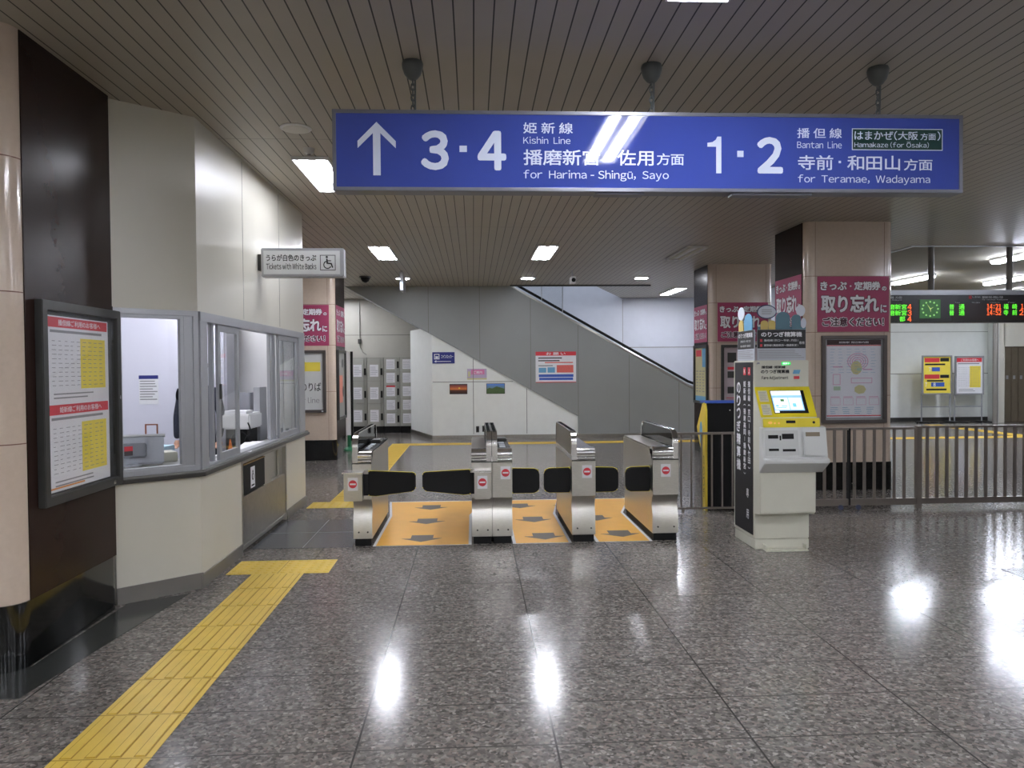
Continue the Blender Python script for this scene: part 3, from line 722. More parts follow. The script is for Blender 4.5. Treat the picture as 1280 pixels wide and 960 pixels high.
def tubelight(x, y0, y1, label):
    t = thing('fluorescent_lamp', label, 'fluorescent lamp', (x, (y0+y1)/2, CEIL), 'surface mounted lamps in the right hall')
    MB().box(x-.09, x+.09, y0, y1, CEIL-.05, CEIL).build('housing', WHITE, t, bev=.006)
    MB().box(x-.085, x+.085, y0+.01, y1-.01, CEIL-.095, CEIL-.05).build('tube_cover', LEDT, t, bev=.015)
tubelight(9.25, 14.75, 16.1, 'long lamp just right of the pillar, above the clock')
tubelight(9.12, 11.6, 12.75, 'lamp at the right edge of the photo, nearest of the right hall lamps')
tubelight(11.4, 15.0, 16.2, 'lamp above the departure times on the display board')
tubelight(11.9, 13.6, 14.7, 'lamp cut by the right edge of the photo beside another lamp')
tubelight(9.6, 7.0, 8.2, 'added fill lamp of the right hall beyond the right edge of the photo')  # unseen lamp added to lift the dark right side
tubelight(9.6, 3.0, 4.2, 'added fill lamp of the right hall beside the viewer')  # second unseen lamp added for the right side
tubelight(13.4, 17.5, 18.8, 'added fill lamp, farthest in the right hall')  # lamp added to brighten the far right wall
for x, lb in ((-1.42, 'small downlight left, in front of the grey stair panel'), (1.13, 'small downlight beside the top of the stair panel'), (3.49, 'small downlight above the stairwell wall')):
    t = thing('downlight', lb, 'downlight', (x, 15.45, CEIL))
    MB().lathe((x, 15.45, CEIL-.015), [(.17, 0), (.175, .008), (.17, .015)], 24).build('rim', ALU, t)
    MB().cyl((x, 15.45, CEIL-.02), .13, .006).build('lamp', LEDW, t)
t = thing('ceiling_speaker', 'round flat ceiling speaker near the office wall', 'speaker', (-1.34, 5.87, CEIL))
SPK = mat('speaker_grille', (214, 212, 204), .6, vary=.02)
MB().lathe((-1.34, 5.87, CEIL-.012), [(.115, .012), (.12, .006), (.11, 0), (.1, -.001)], 28).build('rim', WHITE, t)
MB().cyl((-1.34, 5.87, CEIL-.016), .098, .006).build('grille', SPK, t)
t = thing('smoke_detector', 'white round smoke detector between the speaker and the light', 'smoke detector', (-1.36, 6.4, CEIL))
MB().lathe((-1.36, 6.42, CEIL-.045), [(.025, 0), (.04, .01), (.045, .03), (.05, .045)], 24).build('body', mat('matt_white_plastic', (190, 190, 190), .9, spec=.1, vary=.02), t)
MB().cyl((-1.36, 6.42, CEIL-.05), .016, .006).build('sensor', DGREY, t)
t = thing('dome_camera', 'small dark ceiling camera left of the hanging edge-on sign', 'camera', (-2.14, 15.2, CEIL))
MB().lathe((-2.14, 15.2, CEIL-.12), [(.02, 0), (.07, .03), (.09, .08), (.10, .12)], 20).build('dome', BLACK, t)
MB().cyl((-2.14, 15.2, CEIL-.02), .12, .019).build('mount', DGREY, t)
t = thing('security_camera', 'white security camera hanging on a rod over the stairs', 'camera', (1.9, 14.3, 3.2))
MB().cyl((1.9, 14.3, 3.33), .012, .13).build('rod', ALU, t)
MB().box(1.85, 1.95, 14.12, 14.36, 3.20, 3.33).build('housing', WHITE, t, bev=.01)
MB().cyl((1.9, 14.10, 3.26), .038, .03, 'y').build('lens', BLACK, t)
t = thing('blade_sign', 'thin lit sign hanging edge-on from the ceiling by the lockers', 'sign', (-1.4, 15.2, 3.12))
MB().cyl((-1.33, 14.3, 3.42), .01, .04).cyl((-1.33, 14.6, 3.42), .01, .04).build('rod', ALU, t)
MB().box(-1.365, -1.295, 14.2, 14.7, 3.08, 3.42).build('casing', ALU, t, bev=.006)
MB(front(14.2)).box(-1.35, -1.31, 3.10, 3.24, 0, .004).build('lit_edge', mat('lit_edge', (200, 225, 255), .5, emit=.7), t)

# ================================================================== TICKET GATES
Y0, Y1 = 6.84, 8.20
def arc(cx, cy, r, a0, a1, n=6): return [(cx+r*cos(radians(a0+(a1-a0)*i/n)), cy+r*sin(radians(a0+(a1-a0)*i/n))) for i in range(n+1)]
def noentry(t, x, z, y, mark=.068):
    F = front(y)
    s = MB(F).box(x-.045, x+.045, z-.058, z+.058, 0, .002).build('no_entry_sticker', PAPER, t)
    MB(F).ellipse(x, z, .036, .036, .002, .003).build('red_disc', RED, s)
    MB(F).box(x-.026, x+.026, z-.007, z+.007, .003, .004).build('white_bar', WTXT, s)
def gate(x0, x1, finside, label, top, box=None, flaps=()):
    t = thing('ticket_gate', label, 'ticket gate', ((x0+x1)/2, (Y0+Y1)/2, 0), 'automatic ticket gates')
    fw = .048
    bx0, bx1 = (x0+fw, x1) if finside < 0 else (x0, x1-fw)
    fx0, fx1 = (x0, x0+fw) if finside < 0 else (x1-fw, x1)
    # lower pedestal with the concave waist, then the straight upper body
    prof = [(Y0+.02, .07)]+[(Y0+.02, .24)]+[(Y0+.045, .30), (Y0+.055, .345), (Y0+.04, .395), (Y0+.005, .425), (Y0, .43), (Y0, .755), (Y1, .755), (Y1, .43), (Y1-.05, .39), (Y1-.05, .07)]
    smooth_prism(prof, x0, x1, 'x').build('cabinet', STEEL, t)
    MB().box(x0+.012, x1-.012, Y0+.04, Y1-.07, 0, .07).build('kick_base', BLACK, t)
    MB().box(x0-.001, x1+.001, Y0-.002, Y0+.01, .752, .758).build('seam', BLACK, t)
    # head: side walls, two chrome lips, sloped top
    MB().box(bx0, bx1, Y0+.02, Y1, .755, .845).build('head', STEEL, t)
    smooth_prism([(Y0+.05, .80)]+arc(Y0+.045, .825, .045, 200, 90, 7)+[(Y0+.13, .870), (Y0+.13, .80)], bx0, bx1, 'x').build('upper_lip', CHROME, t)
    smooth_prism([(Y0+.05, .757)]+arc(Y0+.03, .775, .022, 215, 80, 5)+[(Y0+.06, .797), (Y0+.06, .757)], bx0, bx1, 'x').build('lower_lip', CHROME, t)
    tm = {'reader': BLACK, 'plain': STEEL2, 'dark': mat('gate_top_grey', (96, 98, 104), .3, .5, vary=.03)}[top]
    MB().box(bx0+.004, bx1-.004, Y0+.13, Y1-.01, .845, .862).build('top_cover', tm, t, bev=.003)
    if top == 'reader':
        lb = MB()
        for k, (a, b) in enumerate(((.22, .36), (.42, .50), (.56, .74))):
            lb.box(bx0+.03, bx1-.05, Y0+a, Y0+b, .862, .868)
        lb.build('reader_pad', mat('reader_pad_grey', (170, 174, 182), .35, vary=.03), t, label='pale card reader pads')
        MB().box(bx0+.01, bx1-.01, Y0+.80, Y0+1.02, .862, .895).build('display_hood', DGREY, t, bev=.01)
    # fin beside the head: smoked panel in a chrome rim
    z1 = 1.02
    out = [(Y0+.012, .757)]+[(Y0+.012, .90)]+arc(Y0+.012+.11, z1-.11, .11, 180, 90, 8)+arc(Y1-.10, z1-.10, .10, 90, 0, 8)+[(Y1, .757)]
    cy, cz = (Y0+Y1)/2, .88
    inn = [(cy+(p[0]-cy)*.955, .80+(p[1]-.757)*.86) for p in out]
    n = len(out)
    rm = MB(); vs = [(x, *p) for x in (fx0, fx1) for o in (out, inn) for p in o]; fs = []
    for i in range(n):
        j = (i+1) % n
        fs += [(i, j, n+j, n+i), (2*n+i, 3*n+i, 3*n+j, 2*n+j), (i, 2*n+i, 2*n+j, j), (n+i, n+j, 3*n+j, 3*n+i)]
    rm.add(vs, fs, True); rm.build('fin_rim', CHROME, t)
    MB().prism(inn, fx0+.008, fx1-.008, 'x').build('fin_panel', GLS2 if top != 'dark' else STEEL2, t, label='grey see-through side screen')
    for xx in (x0+.05, x1-.04): MB().cyl((xx, Y0+.012, .13), .008, .01, 'y', 10).build('screw', DGREY, t)
    if box:
        a, b = box
        MB().box(a, b, Y0-.09, Y0+.06, .43, .675).build('flap_housing', STEEL, t, bev=.006)
        MB().box(a-.015, b+.012, Y0-.105, Y0+.07, .675, .69).build('housing_lid', CHROME, t, bev=.004)
        noentry(t, (a+b)/2, .585, Y0-.0905)
    else:
        noentry(t, (x0+x1)/2+(.03 if finside < 0 else -.0), .655, Y0-.001)
    for kind, root, tip in flaps:
        sgn = 1 if tip > root else -1
        if kind == 'wide': ol = [(root, .468), (root+sgn*.06, .462), (tip-sgn*.03, .50), (tip, .53), (tip, .655), (tip-sgn*.02, .672), (root+sgn*.04, .69), (root, .69)]
        else: ol = [(root, .448), (tip-sgn*.05, .448), (tip-sgn*.012, .465), (tip, .50), (tip, .625), (tip-sgn*.012, .66), (tip-sgn*.05, .675), (root, .68)]
        yy = Y0-.02 if kind == 'wide' else Y0+.10
        fp = MB().prism(ol, yy, yy+.028, 'y').build('flap', BLACK, t, bev=.008, label='black padded flap')
        cxx = sum(p[0] for p in ol)/len(ol); czz = sum(p[1] for p in ol)/len(ol)
        ol2 = [(cxx+(p[0]-cxx)*1.0, czz+(p[1]-czz)*1.03+.001) for p in ol]
        MB().prism(ol2, yy+.010, yy+.018, 'y').build('yellow_edge', MACHY, fp)
        MB().box(min(root-sgn*.05, root), max(root-sgn*.05, root), yy-.004, yy+.05, .47, .67).build('hinge', BLACK, t, bev=.004)
        MB().box(root-sgn*.02-.02, root-sgn*.02+.02, yy-.005, yy+.04, .66, .70).build('hinge_cap', STEEL2, t, bev=.004)
    return t
gate(-1.10, -.93, -1, 'leftmost ticket gate beside the dark floor tiles, with a black wide flap', 'reader', box=(-1.165, -1.0), flaps=[('wide', -.955, -.53)])
gate(-.025, .160, 1, 'left half of the double ticket gate in the middle', 'plain', box=(0.0, .145), flaps=[('wide', -.035, -.47)])
gate(.164, .346, -1, 'right half of the double ticket gate in the middle', 'reader', flaps=[('narrow', .35, .605)])
gate(.895, 1.112, -1, 'third ticket gate cabinet, standing alone between two narrow lanes', 'dark', flaps=[('narrow', .89, .645), ('narrow', 1.116, 1.345)])
gate(1.645, 1.885, 1, 'rightmost ticket gate beside the steel railing', 'plain', flaps=[('narrow', 1.64, 1.41)])

# lane mats
def lane(x0, x1, fx0, fx1, ax, label):
    t = thing('lane_mat', label, 'floor mat', ((x0+x1)/2, 7.9, 0), 'yellow lane mats of the gates')
    MB().prism([(x0, Y0+.01), (x1, Y0+.01), (x1, 8.23), (fx1, 9.12), (fx0, 9.12), (x0, 8.23)], .0, .004).build('border', mat('white_mat_border', (214, 214, 216), .5, vary=.02), t)
    e = .028
    l = e if x0 == fx0 or True else 0
    MB().prism([(x0+e, Y0+.01), (x1-e, Y0+.01), (x1-e, 8.22), (fx1-(e if fx1 > 1.5 else -.001), 9.08), (fx0+(e if fx0 < -.9 else -.001), 9.08), (x0+e, 8.22)], .004, .006).build('mat_surface', MATY, t)
    for k, (cy, cx) in enumerate(ax):
        p = Matrix.Translation((cx, cy, 0))
        MB(p).prism([(-.105, .12), (.105, .12), (.105, -.02), (.19, -.02), (0, -.16), (-.19, -.02), (-.105, -.02)], .006, .007).build('arrow', MATG, t)
lane(-.925, -.03, -1.02, .10, [(7.13, -.50), (7.93, -.50), (8.72, -.50)], 'widest yellow mat with three grey arrows, in the left lane')
lane(.35, .89, .10, 1.0, [(7.13, .66), (7.93, .62), (8.72, .52)], 'yellow mat with grey arrows in the middle lane')
lane(1.117, 1.64, 1.0, 1.90, [(7.18, 1.40), (7.95, 1.28), (8.72, 1.10)], 'yellow mat with grey arrows in the right lane')

# ================================================================== TACTILE PAVING
def tactile(name_label, x0, x1, y0, y1, kind, group='yellow tactile paving'):
    t = thing('tactile_paving', name_label, 'tactile paving', ((x0+x1)/2, (y0+y1)/2, 0), group)
    MB().box(x0, x1, y0, y1, 0, .003).build('plate', TACT, t)
    g = MB(); p = MB()
    nx = max(1, round((x1-x0)/.4)); ny = max(1, round((y1-y0)/.4))
    cw, ch = (x1-x0)/nx, (y1-y0)/ny
    for i in range(nx+1): 
        if 0 < i < nx: g.box(x0+i*cw-.003, x0+i*cw+.003, y0, y1, .003, .0035)
    for j in range(ny+1):
        if 0 < j < ny: g.box(x0, x1, y0+j*ch-.003, y0+j*ch+.003, .003, .0035)
    for i in range(nx):
        for j in range(ny):
            if kind == 'bar':
                for q in range(4):
                    xc = x0+i*cw+cw*(q+.5)/4
                    g.box(xc-.026, xc+.026, y0+j*ch+.010, y0+(j+1)*ch-.010, .003, .0034)
                    p.box(xc-.019, xc+.019, y0+j*ch+.014, y0+(j+1)*ch-.014, .003, .0075)
            elif kind == 'xbar':
                for q in range(5):
                    yc = y0+j*ch+ch*(q+.5)/5
                    p.box(x0+i*cw+.015, x0+(i+1)*cw-.015, yc-.014, yc+.014, .003, .006)
            else:
                for q in range(6):
                    for r in range(6): p.lathe((x0+i*cw+cw*(q+.5)/6, y0+j*ch+ch*(r+.5)/6, .003), [(.019, 0), (.014, .0045)], 8)
    g.build('groove', TACTD, t) if len(g.bm.verts) else None
    p.build('ridges' if kind != 'dot' else 'studs', TACT, t, kind='stuff')
tactile('yellow ridged guiding strip running from the bottom left towards the gates', -1.755, -1.352, 1.55, 5.99, 'bar')
tactile('short yellow crossbar of studs at the end of the near guiding strip', -1.96, -1.16, 5.99, 6.40, 'dot')
tactile('short yellow crossbar of studs beyond the dark tiles beside the office', -1.95, -1.35, 8.80, 9.19, 'dot')
tactile('yellow ridged strip leading away left of the first gate', -1.75, -1.35, 9.19, 15.85, 'xbar')
tactile('long yellow strip across the floor in front of the stairs', -1.75, 13.0, 15.85, 16.25, 'xbar')
tactile('farthest yellow strip in the right hall by the display boards', 12.1, 12.5, 16.25, 19.6, 'xbar')

# ================================================================== FARE ADJUSTMENT MACHINE
mx0, mx1 = 2.455, 2.945
t = thing('fare_adjustment_machine', 'cream and yellow fare adjustment machine with a lit touch screen', 'ticket machine', ((mx0+mx1)/2, 6.75, 0))
prof = [(6.98, .09), (6.98, 1.66), (6.47, 1.66), (6.47, 1.43), (6.31, 1.17), (6.29, 1.09), (6.33, .80), (6.33, .345), (6.35, .325), (6.46, .315), (6.46, .09)]
MB().prism(prof, mx0, mx1, 'x').build('body', MACHB, t, bev=.006)
MB().box(mx0+.003, mx1-.003, 6.455, 6.97, 0, .088).build('plinth', MACHB, t, bev=.005)
MB().box(mx0+.07, mx1-.05, 6.36, 6.47, 0, .012).box(mx0+.07, mx0+.08, 6.38, 6.46, .012, .05).box(mx1-.06, mx1-.05, 6.38, 6.46, .012, .05).build('foot_plate', MACHB, t)
# console that sticks out below the screen
MB().prism([(6.33, 1.09), (6.27, 1.085), (6.23, .83), (6.19, .82), (6.19, .79), (6.33, .69)], mx0-.01, mx1+.06, 'x').build('console', mat('console_grey_white', (206, 208, 206), .4, vary=.01), t, bev=.005)
sl = V((0, 6.31-6.47, 1.17-1.43)).normalized()
SP = plane((mx0, 6.31, 1.17), (1, 0, 0), tuple(-sl)); sh = math.hypot(.16, .26); MW = mx1-mx0
MB(SP).box(0, MW, 0, sh-.004, -.005, .006).build('screen_surround', MACHY, t, bev=.004, label='yellow sloping screen surround')
MB(SP).box(.125, MW-.065, .035, sh-.045, .006, .009).build('screen_bezel', BLACK, t)
scn = MB(SP).box(.13, MW-.095, .06, sh-.05, .009, .010).build('screen', mat('screen_lit', (150, 200, 250), .3, emit=.2), t, label='lit touch screen')
MB(SP).box(.13, MW-.095, sh-.095, sh-.05, .010, .0105).box(.14, .265, .07, .185, .010, .0105).box(.275, MW-.105, .07, .185, .010, .0105).box(.13, .17, .04, .06, .010, .0105).build('screen_buttons', mat('screen_white', (240, 248, 255), .3, emit=.22), scn)
MB(SP).box(.20, .232, .15, .172, .0105, .011).build('screen_icon', mat('green_icon', (60, 110, 60), .4, emit=.3), scn)
MB(SP).box(.15, .175, .10, .115, .0105, .011).box(.30, .33, .095, .13, .0105, .011).box(.2, .25, .10, .108, .0105, .011).box(.15, .24, .085, .092, .0105, .011).build('screen_icon', mat('blue_icon', (110, 190, 220), .4, emit=.2), scn)
MB(SP).box(.02, .10, .02, .125, .006, .008).box(.02, .10, .15, sh-.045, .006, .008).build('instruction_plate', mat('plate_grey', (200, 196, 170), .5, vary=.02), t)
MB(SP).rows(.027, .093, .03, .12, 6, .0085, .3, .3, 1, 2).rows(.027, .093, .16, sh-.055, 6, .0085, .3, .3, 1, 3).build('instruction_print', LINEINK, t)
CP = plane((mx0, 6.288, 1.085), (1, 0, 0), (0, .16, 1))
MB(CP).box(.01, MW+.015, 0, .078, 0, .008).build('coin_strip', MACHY, t, bev=.003, label='yellow coin slot strip')
MB(CP).box(.21, .29, .035, .058, .008, .010).ellipse(MW-.04, .04, .011, .011, .008, .012).build('coin_slot', BLACK, t)
MB(CP).ellipse(.07, .04, .018, .012, .008, .012).ellipse(.11, .036, .008, .008, .008, .012).ellipse(.145, .036, .008, .008, .008, .012).build('call_button', mat('amber_button', (244, 190, 90), .4, emit=.12), t)
up = V((0, .04, .255)).normalized()
KP = plane((mx0-.01, 6.23, .83), (1, 0, 0), tuple(up))
MB(KP).box(.02, .31, .02, .235, .0, .004).build('slot_panel', mat('slot_panel', (190, 192, 190), .35, .2, vary=.02), t, bev=.003)
MB(KP).box(.05, .135, .165, .195, .004, .008).box(.17, .27, .16, .205, .004, .008).box(.05, .135, .06, .08, .004, .008).box(.17, .28, .055, .075, .004, .008).box(.148, .16, .15, .19, .004, .007).box(.435, .45, .045, .085, .004, .007).build('slots', BLACK, t, label='black note and ticket slots')
MB(KP).box(.345, .535, .01, .225, 0, .018).build('coin_bowl', mat('console_grey_white', (206, 208, 206), .4), t, bev=.012)
MB(KP).box(.37, .49, .18, .215, .018, .024).build('keypad', mat('brown_grey_pad', (132, 120, 100), .5, vary=.05), t)
MF = front(6.469)
MB(MF).text('播但線・姫新線', mx0+.065, mx0+.28, 1.60-.012, 1.625-.012, .001, .035).text('のりつぎ精算機', mx0+.06, mx0+.315, 1.545, 1.578, .001, .035).text('Fare Adjustment', mx0+.068, mx0+.305, 1.487, 1.522, .001, .025).build('lettering', INK, t)
MB(MF).text('JR', mx0+.02, mx0+.05, 1.628, 1.642, .001, .02).build('company_mark', NAVY, t)
MB(MF).box(mx0+.245, mx0+.325, 1.618, 1.645, 0, .003).build('status_lamp', mat('green_lamp', (20, 190, 70), .4, emit=.35), t)
MB(MF).text('精算中', mx0+.255, mx0+.315, 1.623, 1.64, .0035, .02).build('status_text', mat('pale_green_led', (190, 255, 200), .4, emit=.45), t)
MB(MF).prism_l([(mx0+.345, 1.54), (mx0+.405, 1.54), (mx0+.415, 1.575), (mx0+.355, 1.575)], 0, .001).build('card_mark', LBLUE, t)
MB(MF).box(mx0+.355, mx0+.405, 1.495, 1.52, 0, .001).build('card_mark', RED, t)
LS = leftf(mx0)
bk = mat('black_vinyl_poster', (34, 34, 38), .45, vary=.03)
MB(LS).box(-6.945, -6.49, .12, 1.645, 0, .003).build('side_poster', bk, t)
MB(LS).vtext('のりつぎ精算機', -6.845, .10, 1.47, .118, .0036, .03).build('side_lettering', WTXT, t)
vt = MB(LS)
vt.vtext('姫新線（播磨高岡｜播磨新宮）', -6.69, .058, 1.48, .062, .0036, .02)
vt.build('side_lettering', WTXT, t); vt = MB(LS)
vt.vtext('播但線（京口｜寺前、竹田）', -6.58, .058, 1.48, .062, .0036, .02)
vt.build('side_lettering', WTXT, t); vt = MB(LS)
vt.vtext('専 用', -6.62, .06, .52, .095, .0036, .02)
vt.build('side_lettering', WTXT, t)
MB(LS).box(-6.61, -6.55, 1.53, 1.60, .003, .004).box(-6.72, -6.66, 1.53, 1.60, .003, .004).build('line_badges', RED, t)
MB(LS).text('J', -6.592, -6.568, 1.545, 1.585, .0046, .02).text('K', -6.705, -6.675, 1.545, 1.585, .0046, .02).build('badge_letters', WTXT, t)
# header boards standing on top of the machine
t = thing('header_board', 'black and white folded header board standing on top of the fare machine', 'sign', (2.6, 6.6, 1.66))
HW = mat('header_grey_white', (186, 190, 200), .5, vary=.02)
MB().box(2.485, 2.92, 6.475, 6.482, 1.66, 1.93).box(2.463, 2.47, 6.48, 6.9, 1.66, 1.93).build('board', HW, t)
HF = front(6.475); HL = leftf(2.463)
MB(HF).box(2.487, 2.918, 1.765, 1.928, 0, .002).build('black_field', bk, t)
MB(HL).box(-6.89, -6.49, 1.765, 1.928, 0, .002).build('black_field', bk, t)
MB(HF).text('のりつぎ精算機', 2.52, 2.885, 1.865, 1.91, .0026, .03).text('播但線（京口～寺前、竹田）', 2.545, 2.85, 1.825, 1.845, .0026).text('姫新線（播磨高岡～播磨新宮）', 2.545, 2.85, 1.782, 1.802, .0026).text('専用', 2.86, 2.905, 1.80, 1.825, .0026).build('lettering', WTXT, t)
MB(HL).text('のりつぎ精算機', -6.87, -6.52, 1.865, 1.91, .0026, .03).text('播但線（京口～寺前、竹田）', -6.82, -6.56, 1.825, 1.845, .0026).text('姫新線（播磨高岡～播磨新宮）', -6.82, -6.56, 1.782, 1.802, .0026).build('lettering', WTXT, t)
MB(HF).box(2.51, 2.53, 1.823, 1.846, .002, .003).box(2.51, 2.53, 1.78, 1.803, .002, .003).build('line_badges', RED, t)
MB(HF).rows(2.50, 2.905, 1.675, 1.755, 5, .001, .3, .25, 1, 6).build('small_print', LINEINK, t)
MB(HL).rows(-6.88, -6.5, 1.675, 1.755, 5, .001, .3, .25, 1, 8).build('small_print', LINEINK, t)
# picture board cut-outs on the header (plain colour shapes)
PB = mat('slate_blue_print', (92, 130, 146), .5, vary=.03); PYL = mat('sand_yellow_print', (214, 190, 110), .5, vary=.03); BUB = mat('bubble_white', (214, 220, 232), .5, vary=.02)
def blob(M, x0, x1, y0, y1, mt, nm, d=0.0):
    cx = (x0+x1)/2; w = (x1-x0)/2; h = y1-y0
    pts = [(x0, y0), (x1, y0)]+[(cx+w*cos(a*pi/10), y0+h-w*.8+w*.8*sin(a*pi/10)) for a in range(0, 11)]
    MB(M).prism_l(pts, d, d+.006).build(nm, mt, t)
blob(HF, 2.515, 2.58, 1.93, 2.01, PYL, 'yellow_shape', .0)
blob(HF, 2.585, 2.645, 1.93, 2.01, PYL, 'yellow_shape', .0)
blob(HF, 2.65, 2.775, 1.93, 2.085, PB, 'blue_shape', .0)
blob(HF, 2.79, 2.87, 1.93, 2.06, PB, 'blue_shape', .007)
MB(HF).box(2.49, 2.92, 1.93, 1.955, -.006, -.001).build('backing_strip', PB, t)
MB(HF).ellipse(2.572, 2.085, .088, .062, -.006, -.002).build('bubble_rim', mat('navy_rim', (52, 70, 110), .5), t)
MB(HF).ellipse(2.572, 2.085, .079, .053, -.002, .002).build('speech_bubble', BUB, t)
MB(HF).rows(2.525, 2.62, 2.06, 2.11, 3, .0024, .3, .3, 1, 4).build('bubble_print', LINEINK, t)
MB(HF).ellipse(2.875, 2.095, .04, .05, -.006, -.001).ellipse(2.895, 1.985, .024, .045, .008, .012).build('speech_bubble', BUB, t)
blob(HL, -6.86, -6.74, 1.93, 2.03, PYL, 'yellow_shape'); blob(HL, -6.72, -6.52, 1.93, 2.08, LBLUE, 'blue_shape')
MB(HL).ellipse(-6.80, 2.09, .085, .06, 0, .004).build('speech_bubble', BUB, t)

# black cabinet (second machine seen from behind) beyond the railing
t = thing('black_cabinet', 'tall black-backed machine with a yellow side panel beyond the railing', 'machine', (2.8, 8.5, 0))
cp = [(8.30, .01), (8.30, 1.20), (8.40, 1.19), (8.62, 1.0), (8.72, .92), (8.66, .80), (8.62, .72), (8.52, .62), (8.52, .01)]
MB().prism([(8.27, .01), (8.27, 1.20), (8.45, 1.20), (8.50, 1.1), (8.52, .9), (8.50, .7), (8.45, .01)], 2.60, 3.12, 'x').build('body', BLACK, t, bev=.006)
yl = [(8.25, 0.0), (8.25, 1.12), (8.29, 1.21), (8.36, 1.19), (8.43, 1.09), (8.56, .92), (8.54, .86), (8.43, .70), (8.36, .62), (8.36, 0.0)]
MB().prism(yl, 2.575, 2.60, 'x').build('side_panel', mat('advert_yellow', (224, 196, 66), .45, vary=.04), t, label='yellow side panel')
MB(leftf(2.575)).vtext('のりつぎ', -8.30, .05, .62, .12, .001, .0).build('side_print', DGREY, t)
MB(leftf(2.575)).ellipse(-8.40, .86, .05, .13, 0, .002).build('blue_patch', LBLUE, t)
MB().box(2.58, 3.12, 8.26, 8.46, 1.20, 1.225).build('top_panel', BLUEP, t, label='blue top panel')
MB().cyl((2.86, 8.262, 1.12), .008, .006, 'y').build('lock', CHROME, t)

# ================================================================== RAILINGS
RAIL = mat('railing_steel', (138, 130, 124), .35, .8, vary=.05)
def railing(name, label, x0, x1, y, bars, bw, ztop, zb0, zb1, posts=(), extra=None, bd=.012):
    t = thing(name, label, 'railing', ((x0+x1)/2, y, 0))
    MB().box(x0, x1, y-.02, y+.02, ztop-.025, ztop).build('top_rail', RAIL, t, bev=.004)
    MB().box(x0, x1, y-.018, y+.018, zb0, zb1).build('bottom_rail', RAIL, t, bev=.003)
    for x in bars: MB().box(x-bw/2, x+bw/2, y-bd/2, y+bd/2, zb1, ztop-.025).build('bar', RAIL, t)
    for x in posts: MB().box(x-.03, x+.03, y-.03, y+.03, 0, ztop).build('post', RAIL, t, bev=.005)
    return t
railing('railing', 'short thin-barred railing between the rightmost gate and the fare machine', 1.93, 2.98, 8.17, [2.05+.115*k for k in range(8)], .018, .885, .035, .055, posts=())
bpy.data.objects['railing']['group'] = 'railings'
MB().box(2.29, 2.31, 8.15, 8.19, 0, .04).build('foot', RAIL, bpy.data.objects['railing'])
g = railing('railing_gate', 'wheeled railing gate behind the fare machine, with a dark centre slit', 3.02, 4.94, 8.17, [3.10+.114*k for k in range(16) if abs(3.10+.114*k-4.18) > .03], .032, .915, .045, .12)
MB().box(4.165, 4.185, 8.145, 8.195, .05, .91).build('centre_slit', BLACK, g)
for x in (4.07, 4.27):
    MB().cyl((x, 8.13, .03), .028, .022, 'y', 16).build('wheel', mat('blue_grey_wheel', (60, 66, 90), .5, vary=.05), g)
    MB().box(x-.012, x+.012, 8.15, 8.18, .04, .07).build('wheel_bracket', RAIL, g)
MB().tube([(4.20, 8.14, .30), (4.215, 8.12, .29), (4.215, 8.12, .26)], .008, 6).build('latch', CHROME, g)
railing('railing', 'long flat-barred railing from the gate to the right edge of the photo', 5.0, 8.6, 8.19, [5.09+.1135*k for k in range(31)], .036, .925, .05, .115, posts=(4.985, 8.58))

# ================================================================== PILLAR SIGNS AND BOARDS
def lostsign(M, x0, x1, y0, y1, label, group='magenta lost ticket warning signs'):
    t = thing('warning_sign', label, 'sign', tuple(M @ V(((x0+x1)/2, y0, 0))), group)
    w, h = x1-x0, y1-y0
    MB(M).box(x0, x1, y0, y1, 0, .004).build('sheet', MAG, t)
    X = lambda f: x0+w*f
    Z = lambda f: y1-h*f
    for nm, mt, bd, dd in (('letter_outline', MAGD, .085, .0046), ('lettering', WTXT, .041, .0056)):
        a = MB(M)
        e = .006 if bd > .05 else 0
        a.text('きっぷ', X(.04)-e, X(.41)+e, Z(.25)-e, Z(.09)+e, dd, bd).text('・', X(.45), X(.475), Z(.19), Z(.16), dd, bd).text('定期券', X(.51)-e, X(.88)+e, Z(.25)-e, Z(.09)+e, dd, bd).text('の', X(.90)-e, X(.965)+e, Z(.26)-e, Z(.18)+e, dd, bd)
        a.text('取り忘れ', X(.05)-e, X(.86)+e, Z(.66)-e, Z(.33)+e, dd, bd).text('に', X(.88)-e, X(.97)+e, Z(.66)-e, Z(.51)+e, dd, bd)
        a.build(nm, mt, t)
    for nm, mt, bd, dd in (('letter_outline', WTXT, .10, .0046), ('lettering', MAGD, .03, .0056)):
        e = .007 if bd > .05 else 0
        MB(M).text('ご注意ください!', X(.07)-e, X(.93)+e, Z(.90)-e, Z(.74)+e, dd, bd).build(nm, mt, t)
lostsign(front(9.469), 4.42, 5.365, 2.045, 2.755, 'large magenta warning sign on the front of the pillar behind the fare machine')
lostsign(leftf(4.264), -10.42, -9.58, 2.07, 2.80, 'magenta warning sign on the dark side of the pillar behind the fare machine')
lostsign(front(13.419), 4.42, 5.35, 2.06, 2.765, 'magenta warning sign on the front of the farther right pillar, partly covered')
lostsign(leftf(4.264), -14.33, -13.53, 2.06, 2.74, 'magenta warning sign on the dark side of the farther right pillar')
lostsign(front(13.449), -3.50, -2.54, 2.03, 2.75, 'magenta warning sign on the pillar past the office, half cut by the wall')
lostsign(rightf(-2.434), 13.55, 14.42, 2.03, 2.76, 'narrow-looking magenta warning sign on the dark right side of the pillar past the office')

